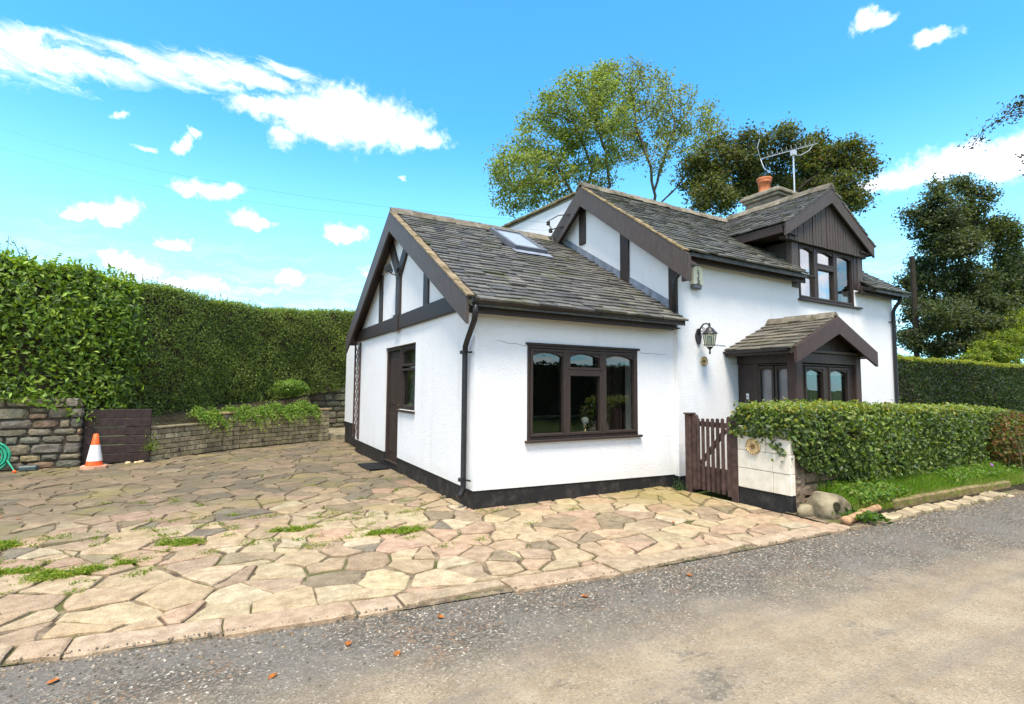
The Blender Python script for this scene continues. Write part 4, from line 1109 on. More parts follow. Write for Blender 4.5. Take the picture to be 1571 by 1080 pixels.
# ------------------------------------------------------------------ things fixed to the cottage
def fixtures():
    # wall lantern by the porch
    c = V(3.80, -.30, 0)
    t = thing('wall_lantern', 'black six sided lantern on a scrolled wall bracket', 'lantern', (3.80, -.09, 2.25))
    b = MB()
    b.prism([(3.80+.06*math.cos(a)*(1+.12*math.cos(4*a)), -.082, 2.25+.125*math.sin(a)) for a in np.linspace(0, 2*math.pi, 20, endpoint=False)], (0, -.022, 0))
    b.build('backplate', 'iron_black', t)
    a = MB(); a.tube([(3.80, -.10, 2.27), (3.80, -.13, 2.37), (3.80, -.19, 2.435), (3.80, -.26, 2.435), (3.80, -.30, 2.40)], [.016, .014, .012, .012, .012], 8)
    a.tube([(3.80, -.12, 2.32), (3.80, -.18, 2.33), (3.80, -.21, 2.37), (3.80, -.18, 2.39), (3.80, -.17, 2.36)], .007, 6); a.build('bracket', 'iron_black', t, True)
    z0 = 2.06
    MB().lathe([(.012, 2.44), (.018, 2.41), (.014, 2.39), (.03, 2.375), (.05, 2.36), (.085, 2.315), (.115, 2.285), (.12, 2.275), (.10, 2.272)], (3.80, -.30, 0), 12).build('hood', 'iron_black', t)
    MB().lathe([(.095, 2.272), (.07, 2.10), (.055, 2.075), (.03, 2.05), (.012, 2.03), (.012, 2.00), (.018, 1.985), (.004, 1.96)][2:], (3.80, -.30, 0), 12).build('base', 'iron_black', t)
    for k in range(6):
        a0 = 2*math.pi*k/6; a1 = 2*math.pi*(k+1)/6
        f = lambda a, r, z: V(3.80+math.cos(a)*r, -.30+math.sin(a)*r, z)
        MB().tube([f(a0, .098, 2.275), f(a0, .068, 2.085)], .0055, 6).build('glazing_bar', 'iron_black', t)
        MB().add([f(a0, .094, 2.272), f(a1, .094, 2.272), f(a1, .064, 2.085), f(a0, .064, 2.085)], [(0, 1, 2, 3)]).build('pane', 'glass_lamp', t)
    MB().lathe([(.018, 2.09), (.018, 2.15), (.03, 2.17), (.032, 2.22), (.012, 2.25)], (3.80, -.30, 0), 12).build('bulb', 'white_plastic', t, True)
    w = MB(); w.tube([(3.92, -.085, 2.14), (4.25, -.085, 2.15), (4.45, -.085, 2.14), (4.46, -.085, 2.08), (4.47, -.085, 1.98)], .005, 5)
    tag(w.build('lantern_cable', 'white_plastic'), 'thin white cable clipped to the wall between lantern and porch', 'cable')
    # round plaques
    def plaque(c, n, r, label):
        t = thing('plaque', label, 'plaque', c); n = unit(n)
        MB().lathe([(r, 0), (r, .012), (r*.93, .022), (r*.80, .016), (r*.78, .010)], c, 28, n).build('rim', 'plaque_clay', t)
        MB().lathe([(r*.77, 0), (r*.77, .009), (.001, .010)], c, 24, n).build('face', 'plaque_clay', t)
        e1 = unit(np.cross(n, (0, 0, 1))); e2 = np.cross(n, e1); f = MB(); c = np.asarray(c, float)
        for k in range(5):
            a = 2*math.pi*k/5; f.lathe([(r*.16, .008), (r*.14, .02), (.002, .024)], c+e1*math.cos(a)*r*.2+e2*math.sin(a)*r*.2, 8, n)
        f.build('flower', 'plaque_dark', t)
        g = MB()
        for k in range(16):
            a = 2*math.pi*k/16+.1
            g.lathe([(r*.075, .014), (r*.06, .026), (.001, .028)], c+e1*math.cos(a)*r*.86+e2*math.sin(a)*r*.86, 6, n)
        g.build('border', 'plaque_dark', t)
    plaque((3.92, -.082, 1.87), (0, -1, 0), .078, 'round tan plaque with a flower on the house wall under the lantern')
    plaque((3.148, -1.44, .735), (-1, 0, 0), .10, 'round tan plaque on the white block pier beside the gate')
    # burglar alarm box
    t = thing('alarm_box', 'cream alarm box lettered LJD under the eaves', 'alarm box', (3.74, -.1, 3.1))
    MB().prism([(3.635, -.085, 3.055), (3.845, -.085, 3.055), (3.845, -.085, 3.30), (3.80, -.085, 3.335), (3.68, -.085, 3.335), (3.635, -.085, 3.30)], (0, -.075, 0)).build('cover', 'cream_plastic', t)
    MB().box((3.645, -.155, 2.985), (3.835, -.085, 3.053), bev=.012).build('strobe', 'grey_plastic', t)
    y = -.161; L_ = MB()
    def rect(x0, z0, x1, z1): L_.box((x0, y-.003, z0), (x1, y+.0005, z1))
    zc = 3.245
    rect(3.727, zc-.028, 3.742, zc+.03); rect(3.718, zc+.022, 3.751, zc+.0305); rect(3.718, zc-.0305, 3.765, zc-.020); rect(3.756, zc-.021, 3.765, zc-.006)
    zc = 3.170
    rect(3.740, zc-.018, 3.754, zc+.03); rect(3.730, zc+.022, 3.764, zc+.0305); rect(3.722, zc-.0305, 3.749, zc-.019); rect(3.716, zc-.022, 3.727, zc-.008)
    zc = 3.098
    rect(3.724, zc-.028, 3.738, zc+.03); rect(3.715, zc+.022, 3.755, zc+.0305); rect(3.715, zc-.0305, 3.755, zc-.022); rect(3.756, zc-.020, 3.769, zc+.020); rect(3.748, zc-.026, 3.762, zc-.018); rect(3.748, zc+.018, 3.762, zc+.026)
    rect(3.70, 3.060, 3.785, 3.064)
    L_.build('lettering', 'letter_black', t)
    # bell push on the porch
    t = thing('bell_push', 'small white bell push on the brown porch side', 'bell push', (4.735, -.26, 1.32))
    MB().box((4.722, -.285, 1.275), (4.738, -.235, 1.37), bev=.007).build('plate', 'white_plastic', t); MB().lathe([(.011, 0), (.011, .006)], (4.722, -.26, 1.32), 10, (-1, 0, 0)).build('button', 'grey_plastic', t)
    # floodlight on the yard gable
    t = thing('floodlight', 'small black floodlight on the timbered gable', 'floodlight', (-.06, 2.98, 3.38))
    MB().tube([(-.04, 2.99, 3.36), (-.12, 3.02, 3.36), (-.17, 3.06, 3.40)], .014, 8).build('arm', 'iron_black', t)
    MB().box((-.06, 2.93, 3.29), (-.042, 3.05, 3.42), bev=.006).build('mount', 'iron_black', t)
    MB().obox((-.24, 3.02, 3.37), (.10, -.03, .07), (.06, .17, 0), (-.05, .0, .11), bev=.008).build('housing', 'iron_black', t)
    MB().obox((-.246, 3.035, 3.366), (.085, -.026, .06), (.052, .145, 0), (-.002, 0, -.006)).build('lens', 'glass_frosted', t)
    # tv aerial strapped to the chimney
    bx, by = 8.60, 1.16
    t = thing('tv_aerial', 'silver television aerial on a mast strapped to the chimney', 'aerial', (bx, by, 5.0))
    MB().tube([(bx, by, 5.05), (bx, by, 6.85)], .017, 10).build('mast', 'galvanised', t)
    for z in (5.35, 5.65): MB().box((bx-.05, by-.02, z), (bx+.05, 1.24, z+.03)).build('strap', 'galvanised', t)
    a = V(bx-.85, by+.25, 6.62); b = V(bx+.62, by-.2, 7.16); ax = b-a; sd_ = unit(np.cross(ax, (0, 0, 1)))
    MB().tube([a, b], .008, 6).build('boom', 'galvanised', t)
    MB().box((bx-.05, by-.05, 6.80), (bx+.06, by+.05, 6.92), bev=.008).build('clamp', 'galvanised', t)
    for k in range(11):
        p = a+ax*(.14+.083*k)
        e = MB(); u2 = unit(np.cross(sd_, ax))
        for q in (-1, 1): e.tube([p, p+sd_*q*.13+u2*.03], .004, 5)
        e.tube([p, p+u2*.12], .004, 5)
        e.build('element', 'galvanised', t)
    for q in (-1, 1):
        MB().tube([a, a+unit(np.cross(sd_, ax))*q*.24-ax*.05+sd_*.1, a+unit(np.cross(sd_, ax))*q*.40+sd_*.15], .007, 6).build('reflector', 'galvanised', t)
    MB().tube([V(bx, by, 6.8), V(bx+.2, by-.06, 6.84), V(bx+.42, by-.13, 6.98), V(bx+.5, by-.16, 7.1)], .008, 6).build('support_arm', 'galvanised', t)
    # service cables
    t = thing('cable_bracket', 'iron bracket with insulators holding the cables on the rear gable edge', 'bracket', (3.12, 2.75, 4.75))
    MB().tube([(3.13, 2.55, 4.62), (3.05, 2.85, 4.62), (3.03, 2.95, 4.76)], .014, 6).build('arm', 'iron_black', t)
    MB().tube([(3.13, 2.35, 4.80), (3.05, 2.62, 4.84), (3.0, 2.9, 4.80)], .010, 6).build('rod', 'iron_black', t)
    for p in ((3.03, 2.95, 4.77), (3.04, 2.88, 4.60)): MB().lathe([(.03, -.04), (.045, -.02), (.03, 0), (.045, .02), (.03, .04)], p, 10).build('insulator', 'iron_black', t)
    for (p, q, lab) in (((3.03, 2.95, 4.78), (-14, 25, 13.5), 'upper of the two black cables running off the rear gable'), ((3.04, 2.88, 4.60), (-14, 25, 12.6), 'lower of the two black cables running off the rear gable')):
        p, q = np.array(p), np.array(q, float); m = MB()
        m.tube([p+(q-p)*s_-V(0, 0, 1.6*s_*(1-s_)*2) for s_ in np.linspace(0, 1, 14)], .0016, 4)
        tag(m.build('overhead_cable', 'iron_black'), lab, 'cable', 'service cables to the gable')
    # oil lamp on the window board
    t = thing('oil_lamp', 'small brass oil lamp with pale globe standing inside the front window', 'oil lamp', (1.76, .14, .84))
    MB().lathe([(.045, 0), (.045, .008), (.02, .02), (.012, .04), (.012, .07), (.03, .082), (.032, .095), (.012, .10)], (1.76, .14, .84), 14).build('base', 'brass', t, True)
    MB().lathe([(.015, .10), (.04, .115), (.055, .145), (.05, .175), (.028, .195), (.02, .20)], (1.76, .14, .84), 16).build('globe', 'white_cloth', t, True)
    MB().lathe([(.015, .20), (.015, .245)], (1.76, .14, .84), 10).build('glass_chimney', 'glass_lamp', t)
    # doormat and step
    tag(MB().box((-.40, 3.32, .012), (-.01, 4.06, .03), bev=.006).build('doormat', 'mat_rubber'), 'black rubber doormat outside the brown yard door', 'doormat')
    # trellis on the far corner of the gable wall
    t = thing('trellis', 'narrow brown lattice trellis at the far end of the gable wall', 'trellis', (-.02, 5.9, .3))
    y0, y1, z0, z1 = 5.68, 6.12, .30, 2.38
    for y in (y0, y1): MB().box((-.045, y-.015, z0), (-.01, y+.015, z1), bev=.003).build('stile', 'gate_timber', t)
    n = 11
    for k in range(n):
        z = z0+.02+k*(z1-z0-.36)/(n-1)
        MB().beam((-.035, y0, z), (-.035, y1, z+.32), .022, .008, (0, 0, 1), bev=0).build('slat', 'gate_timber', t)
        MB().beam((-.022, y1, z), (-.022, y0, z+.32), .022, .008, (0, 0, 1), bev=0).build('slat', 'gate_timber', t)
fixtures()

# ------------------------------------------------------------------ gate, pier, verge edging
def rock(mb, c, r, tint=(1, 1, 1), squash=1, jit=.13):
    """irregular rounded block, about 44 faces"""
    n, m = 8, 5; P = []
    ph = rnd.uniform(0, 6.28)
    rows = [(.0, -1.), (.72, -.86), (1., -.35), (.98, .35), (.70, .88), (.0, 1.)]
    def sq(a): # superellipse
        ca, sa = math.cos(a), math.sin(a); k = (abs(ca)**3.2+abs(sa)**3.2)**(-1/3.2); return ca*k, sa*k
    lob = [1+rnd.gauss(0, jit) for _ in range(n)]
    for (q, z) in rows:
        if q == 0: P.append(c+V(0, 0, z*r[2])); continue
        for k in range(n):
            x, y = sq(2*math.pi*k/n+.39); j = lob[k]*(1+rnd.gauss(0, jit*.35))
            P.append(c+V(x*q*r[0]*j*.86, y*q*r[1]*j*.86, z*r[2]*(1+rnd.gauss(0, jit*.4))))
    F = []
    for k in range(n):
        F.append((0, 1+(k+1) % n, 1+k)); F.append((len(P)-1, 1+3*n+k, 1+3*n+(k+1) % n))
        for i in range(3): F.append((1+i*n+k, 1+i*n+(k+1) % n, 1+(i+1)*n+(k+1) % n, 1+(i+1)*n+k))
    mb.add(P, F, tint); return mb

def stone_block(c, a, w, h, d, tint):
    """walling stone: a squared block with a bulging, uneven face; a = direction along the wall (unit), face towards -normal"""
    a = unit(a); nrm = V(a[1], -a[0], 0); up = V(0, 0, 1); mb = MB()
    def ring(f, off, j):
        pts = []
        for (u, v) in ((-1, -1), (0, -1.02), (1, -1), (1.02, 0), (1, 1), (0, 1.02), (-1, 1), (-1.02, 0)):
            cut = .90 if abs(u) > .9 and abs(v) > .9 else 1.
            pts.append(c+a*(u*w/2*f*cut+rnd.gauss(0, j))+up*(v*h/2*f*cut+rnd.gauss(0, j))+nrm*off)
        return pts
    R1 = ring(1., -d, .004); R2 = ring(1., -.01, .006); R3 = ring(.80, .022+rnd.uniform(-.006, .012), .006)
    P = R1+R2+R3+[c+nrm*(.03+rnd.uniform(-.006, .012))]
    F = []
    for i in range(8):
        j = (i+1) % 8
        F += [(i, j, 8+j, 8+i), (8+i, 8+j, 16+j, 16+i), (16+i, 16+j, 24)]
    mb.add(P, F, tint); return mb

def tone(c, a=.22):
    k = rnd.uniform(1-a, 1+a); return tuple(x*k*rnd.uniform(.96, 1.04) for x in c)

def rubble_wall(t, p0, p1, z0, z1, palette, hr=(.11, .21), wr=(.16, .46), ragged=.0):
    p0, p1 = V(*p0, 0), V(*p1, 0); L_ = np.linalg.norm(p1-p0); a = unit(p1-p0); nrm = V(a[1], -a[0], 0)
    MB().obox(p0-nrm*.30+V(0, 0, z0-.1), p1-p0, nrm*.285, V(0, 0, z1-z0+.06), bev=0).build('core', 'dark_mortar', t)
    z = z0
    while z < z1-.04:
        h = rnd.uniform(*hr); x = -rnd.uniform(0, .1)
        if z+h > z1: h = max(.06, z1-z)
        while x < L_:
            w = rnd.uniform(*wr)*(1.25 if h > .17 else .95); x1 = min(x+w, L_+.02); xa = max(x, -.02)
            if x1-xa > .06:
                hh = h*rnd.uniform(.86, 1.02)
                if w < .26 and h > .16 and rnd.random() < .5:   # two small stones in place of one
                    for q in (0, 1): stone_block(p0+a*((xa+x1)/2)+V(0, 0, z+h*(.25+.5*q)), a, x1-xa-.016, h*.5-.016, .2, tone(rnd.choice(palette))).build('stone', 'rubble', t)
                else:
                    stone_block(p0+a*((xa+x1)/2)+V(0, 0, z+h/2), a, x1-xa-.018, hh-.014, .2, tone(rnd.choice(palette))).build('stone', 'rubble', t)
            x += w
        z += h
    return

def gate_and_pier():
    for (y, lab) in ((-.41, 'brown gate post with a flat cap against the house corner'), (-1.16, 'brown gate post against the white block pier')):
        t = thing('gate_post', lab, 'post', (3.2, y, 0), 'posts of the picket gate')
        MB().box((3.155, y-.05, -.05), (3.255, y+.05, 1.05 if y < -1 else 1.075), (1, 1, 1), .008).build('shaft', 'gate_timber', t)
        if y > -1: MB().box((3.14, y-.065, 1.076), (3.27, y+.065, 1.10), bev=.008).build('cap', 'gate_timber', t)
    t = thing('garden_gate', 'brown picket gate with a diagonal brace between its posts', 'gate', (3.2, -.78, 0))
    ya, yb = -.475, -1.10
    def rounded(y, w, z0, z1, x0, x1):
        m = MB(); pts = [(x0, y-w/2, z0), (x0, y+w/2, z0), (x0, y+w/2, z1-w/2)]+[(x0, y+w/2*math.cos(a), z1-w/2+w/2*math.sin(a)) for a in np.linspace(0, math.pi, 7)[1:-1]]+[(x0, y-w/2, z1-w/2)]
        k = rnd.uniform(.8, 1.2); m.prism(pts, (x1-x0, 0, 0), (k, k, k)); return m
    rounded(ya-.03, .075, .04, 1.08, 3.18, 3.235).build('stile', 'gate_timber', t)
    rounded(yb+.03, .07, .04, 1.08, 3.18, 3.235).build('stile', 'gate_timber', t)
    for k in range(6):
        rounded(ya-.115-k*.079, .042, .06, 1.03+.004*k, 3.158, 3.178).build('picket', 'gate_timber', t)
    for z in (.10, .92):
        MB().box((3.185, yb+.066, z), (3.225, ya-.069, z+.07), bev=.004).build('rail', 'gate_timber', t)
    MB().box((3.186, yb+.066, .18), (3.222, ya-.069, .38), bev=.004).build('kick_board', 'gate_timber', t)
    MB().beam((3.20, ya-.12, .40), (3.20, yb+.09, .90), .06, .03, (0, 0, 1)).build('brace', 'gate_timber', t)
    # white block pier
    t = thing('block_pier', 'white painted block pier with black base between gate and hedge', 'pier', (3.3, -1.55, 0))
    MB().box((3.165, -1.905, -.08), (3.25, -1.215, .205), bev=.006).build('plinth', 'black_plinth', t)
    MB().box((3.20, -1.89, .0), (3.455, -1.225, .98)).build('core', 'rubble', t).data.attributes['tint'].data.foreach_set('color', [.27, .20, .145, 1]*6)
    for (z0, z1, ys) in ((.208, .448, (-1.915, -1.685, -1.213)), (.452, .672, (-1.915, -1.685, -1.213)), (.676, .86, (-1.90, -1.60, -1.213)), (.864, .98, (-1.88, -1.5, -1.213))):
        for a, b in zip(ys, ys[1:]):
            MB().box((3.15+rnd.uniform(-.002, .003), a+.002, z0), (3.235, b-.002, z1), bev=.006).build('block', 'white_block', t)
    # rubble footing under the hedge
    t = thing('garden_wall', 'low brown rubble footing under the front hedge', 'wall', (4.0, -1.8, 0))
    rubble_wall(t, (3.25, -1.87), (5.2, -1.87), 0, .56, [(.21, .165, .115), (.26, .20, .14), (.17, .14, .10)], (.13, .2), (.2, .42))
    # boulders
    t = thing('boulder', 'large boulder with a dark socket hole beside the pier', 'boulder', (3.62, -2.05, 0))
    bmq = bmesh.new(); bmesh.ops.create_icosphere(bmq, subdivisions=4, radius=1)
    q = np.array([v.co[:] for v in bmq.verts]); nz = surf_noise(q*1.5+2.)*.16+surf_noise(q*4.2)*.05+surf_noise(q*9.)*.02
    q = np.clip(q*(1+nz)[:, None]*1.12, [-1, -.86, -1], [1, 1, .92]); q[:, 2] *= np.clip(1.05-.42*(q[:, 0]+.15), .45, 1.05)
    m = MB(); m.add(np.array([3.53, -2.12, .06])+q*np.array([.27, .18, .21]), [tuple(v.index for v in f.verts) for f in bmq.faces]); bmq.free()
    m.build('stone', 'boulder', t, True)
    MB().lathe([(.045, .0), (.05, .012), (.04, .02)], V(3.385, -2.272, .145), 10, (-.35, -1, .15)).build('dark_socket_disc', 'soil', t)  # raised dark disc, its colour standing in for the shade inside a hole
    b = rock(MB(), V(3.27, -2.02, .05), (.15, .09, .085), (1, 1, 1), 1, .1).build('boulder', 'boulder', None, True)
    tag(b, 'small smooth stone at the foot of the white block pier', 'boulder')
    # clay pipe lengths and setts edging the verge
    for (p, q, lab) in (((3.26, -2.43, .035), (3.66, -2.39, .05), 'broken length of clay pipe edging the verge nearest the boulder'), ((3.69, -2.385, .055), (4.10, -2.36, .07), 'second length of clay pipe on the verge after the boulder')):
        p, q = V(*p), V(*q); d = unit(q-p); m = MB()
        m.tube([p, p+d*.05, p+d*.055, q-d*.002, q], [.05, .05, .042, .042, .042], 12)
        tag(m.build('clay_pipe', 'pipe_clay', None, True), lab, 'pipe', 'clay pipes edging the verge')
    kb = thing('kerb_edging', 'row of sandstone setts and kerb stones edging the grass verge', 'kerb', (5.2, -2.55, 0))
    x = 3.92
    while x < 6.9:
        w = rnd.uniform(.10, .21); gap = 0 if x < 5.0 else rnd.choice((0, .03, .08))
        k = rnd.uniform(.8, 1.2)
        e = edge_y(x+w/2); ang = rnd.gauss(0, .06 if x < 5 else .2)
        MB().obox((x, e+.0+rnd.uniform(-.02, .03), -.04), (w*math.cos(ang), w*math.sin(ang), rnd.gauss(0, .006)), (-.13*math.sin(ang), .15*math.cos(ang), .015), (0, 0, .05+rnd.uniform(-.01, .015)), (k, k*.98, k*.95), .012).build('sett', 'kerb_stone', kb)
        x += w+.01+gap
    for xa, xb in ((4.45, 5.2), (5.22, 6.0), (6.02, 6.7), (6.72, 7.6)):
        MB().obox((xa, edge_y(xa)+.20, -.02), (xb-xa-.01, edge_y(xb)-edge_y(xa), .0), (0, .08, 0), (0, 0, .125+rnd.uniform(0, .02)), (.62, .58, .42), .014).build('kerb_stone', 'kerb_stone', kb)

gate_and_pier()

def yard_walls():
    pal = [(.23, .195, .14), (.20, .185, .15), (.33, .265, .165), (.28, .20, .13), (.21, .19, .15), (.31, .27, .20)]
    t = thing('stone_wall', 'rough stone retaining wall under the laurel beside the hose', 'wall', (-6.2, 6.15, 0))
    rubble_wall(t, (-8.0, 6.03), (-4.71, 6.06), 0, 1.2, pal)
    t = thing('stone_wall', 'mossy stone wall at the back of the yard below the clipped hedge', 'wall', (1, 11.1, .13))
    rubble_wall(t, (-1.6, 10.9), (2.6, 11.3), .13, 1.42, [(.15, .145, .095), (.19, .175, .115), (.12, .115, .085), (.17, .14, .095)], (.13, .24), (.2, .5))
    # upper terrace and its step
    mb = MB(); mb.box((-.30, 8.85, -.1), (3.3, 11.2, .13), bev=.01)
    structure('step', mb, 'boulder')
    # board panel
    t = thing('board_panel', 'dark horizontal boards closing the gap between the stone and brick walls', 'panel', (-4.2, 6.2, 0))
    for k in range(6):
        MB().box((-4.70, 6.16+rnd.uniform(0, .008), .03+k*.16), (-3.72, 6.19, .03+k*.16+.152), tuple([rnd.uniform(.35, .6)]*3), .005).build('board', 'gate_timber', t)
    for x in (-4.66, -3.80): MB().box((x, 6.192, 0), (x+.08, 6.27, .96), bev=.004).build('post', 'gate_timber', t)
    # brick planter in two runs with piers
    t = thing('brick_planter', 'low yellow brick planter wall with piers, bending round the yard', 'planter', (-2.48, 7.6, 0))
    bm_ = MB(); bm_.box((-.5, -.5, -.5), (.5, .5, .5)); 
    mesh_cache = {}
    def brick(w, h, d):
        key = (round(w, 3), round(h, 3), round(d, 3))
        if key not in mesh_cache: mesh_cache[key] = MB().box((-w/2, -d/2, -h/2), (w/2, d/2, h/2), bev=.007).mesh('brick', 'brick')
        return mesh_cache[key]
    def run(p0, p1, rows, h0, start=0):
        p0, p1 = V(*p0, 0), V(*p1, 0); L_ = np.linalg.norm(p1-p0); a = unit(p1-p0); nrm = V(a[1], -a[0], 0); ang = math.atan2(a[1], a[0])
        MB().obox(p0-nrm*.19, p1-p0, nrm*.17, V(0, 0, rows*.098+h0), bev=0).build('mortar_core', 'dark_mortar', t)
        for r in range(rows):
            n = int(L_/.27); w = L_/n
            for k in range(n+1):
                x0 = max(0, (k-(.5 if r % 2 else 0))*w); x1 = min(L_, (k+1-(.5 if r % 2 else 0))*w)
                if x1-x0 < .05: continue
                c = p0+a*(x0+x1)/2-nrm*.05+nrm*rnd.uniform(0, .008)+V(0, 0, h0+r*.098+.049)
                inst('brick', brick(x1-x0-.012, .086, .1), Matrix.Translation(Vector(c)) @ Matrix.Rotation(ang+rnd.gauss(0, .006), 4, 'Z'), t)
        for k in range(int(L_/.42)):
            x0 = k*L_/int(L_/.42); x1 = (k+1)*L_/int(L_/.42)
            MB().obox(p0+a*(x0+.004)-nrm*.21+V(0, 0, h0+rows*.098+rnd.uniform(0, .006)), a*(x1-x0-.008), nrm*.235, V(0, 0, .045), (.8, .75, .62), .01).build('coping', 'mossy_stone', t)
    def pier(c, ang, h, w=.26, cap=True):
        rows = int(h/.098)
        for r in range(rows):
            z = r*.098+.049
            for q in (-1, 1):
                off = Matrix.Rotation(ang, 4, 'Z') @ Vector((0, q*w*.25, 0)) if r % 2 else Matrix.Rotation(ang, 4, 'Z') @ Vector((q*w*.25, 0, 0))
                inst('brick', brick(w-.008, .088, w*.5-.008), Matrix.Translation(Vector(c)+off+Vector((0, 0, z))) @ Matrix.Rotation(ang+(0 if r % 2 else math.pi/2), 4, 'Z'), t)
        if cap: MB().obox(V(*c)-V(math.cos(ang), math.sin(ang), 0)*(w/2+.03)-V(-math.sin(ang), math.cos(ang), 0)*(w/2+.03)+V(0, 0, rows*.098), V(math.cos(ang), math.sin(ang), 0)*(w+.06), V(-math.sin(ang), math.cos(ang), 0)*(w+.06), V(0, 0, .05), (.9, .72, .55), .012).build('pier_cap', 'mossy_stone', t)
    a1 = math.atan2(7.6-6.26, -2.48+3.73); a2 = math.atan2(8.79-7.6, -.18+2.48)
    run((-3.72, 6.27), (-2.50, 7.58), 6, 0); run((-2.46, 7.62), (-.30, 8.73), 7, 0)
    pier((-2.47, 7.64, 0), a2, .80, .2); pier((-.24, 8.80, 0), a2, .88, .26)
    # weep slots
    w = MB()
    for (x, y, nx, ny) in ((-3.30, 6.70, .73, -.68), (-1.72, 7.985, .46, -.89), (-.55, 8.59, .46, -.89)):
        w.obox((x+nx*.002, y+ny*.002, .10), (.02, .015, 0), (nx*.012, ny*.012, 0), (0, 0, .07))
    w.build('weep_slot', 'iron_black', t)
    # bank of soil behind the planter
    s_ = MB(); P = [(-3.9, 6.35, .55), (-2.6, 7.72, .58), (-.3, 8.95, .70), (-.3, 9.6, .72), (-.4, 10.85, 1.25), (-1.7, 10.8, 1.35), (-2.7, 8.9, 1.0), (-4.2, 7.0, .95)]
    s_.add(P+[(p[0], p[1], -.1) for p in P], [tuple(range(8))]+[(i, (i+1) % 8, 8+(i+1) % 8, 8+i) for i in range(8)])
    structure('planting_bed', s_, 'soil')
    # traffic cone
    c = V(-4.44, 5.70, .0)
    t = thing('traffic_cone', 'scuffed orange and white traffic cone in front of the dark boards', 'traffic cone', c)
    m = MB(); m.prism([c+V(math.cos(a)*.185*(1.12 if i % 2 else 1), math.sin(a)*.185*(1.12 if i % 2 else 1), .008) for i, a in enumerate(np.linspace(.2, 2*math.pi+.2, 8, endpoint=False))], (0, 0, .045)); m.build('base', 'cone_base', t)
    rr = lambda z: .122-(z-.05)*.165
    for nm, z0, z1, mt in (('lower_band', .05, .135, 'cone_orange'), ('reflective_sleeve', .135, .405, 'cone_white'), ('tip', .405, .585, 'cone_orange')):
        e = .003 if nm == 'reflective_sleeve' else 0
        pr = [(rr(z0)+e, z0), (rr(z1)+e, z1)]
        if nm == 'tip': pr += [(rr(z1)-.012, z1+.006), (.02, z1-.02)]
        MB().lathe(pr, c, 24, cap=False).build(nm, mt, t, True)
    # coiled hose with its orange connector, and the reel foot
    t = thing('garden_hose', 'coiled green garden hose against the stone wall', 'hose', (-5.78, 5.82, 0))
    m = MB(); pts = []
    for i in range(260):
        a = i*.24; r = .24+.05*math.sin(a*.33)+.012*math.cos(a*1.7); o = .035*math.sin(a*.21)
        pts.append((-5.80+.85*r*math.cos(a), 5.86+o+.12*(r*math.sin(a)), .25+.85*r*math.sin(a)))
    pts += [(-5.55, 5.74, .2), (-5.46, 5.70, .06), (-5.44, 5.66, .035)]
    m.tube(pts, .011, 6); m.build('coil', 'hose_green', t, True)
    MB().lathe([(.022, 0), (.026, .02), (.026, .05), (.016, .06)], (-5.44, 5.68, .03), 10, (.3, -1, 0)).build('connector', 'cone_orange', t, True)
    MB().box((-5.44, 5.80, .0), (-5.20, 5.96, .09), bev=.02).build('reel_foot', 'hose_grey', t)
    for (x, y, r, lab) in ((-4.02, 6.06, .035, 'small pale stone below the boards, nearest the traffic cone'), (-3.90, 6.05, .03, 'smallest pale stone below the boards, between two others'), (-3.83, 6.07, .045, 'largest pale stone below the boards, nearest the brick planter')):
        tag(rock(MB(), V(x, y, .02), (r*1.3, r, r*.7), (1.9, 1.7, 1.5), 1, .15).build('pebble', 'kerb_stone', None, True), lab, 'stone', 'pale stones below the boards')
yard_walls()

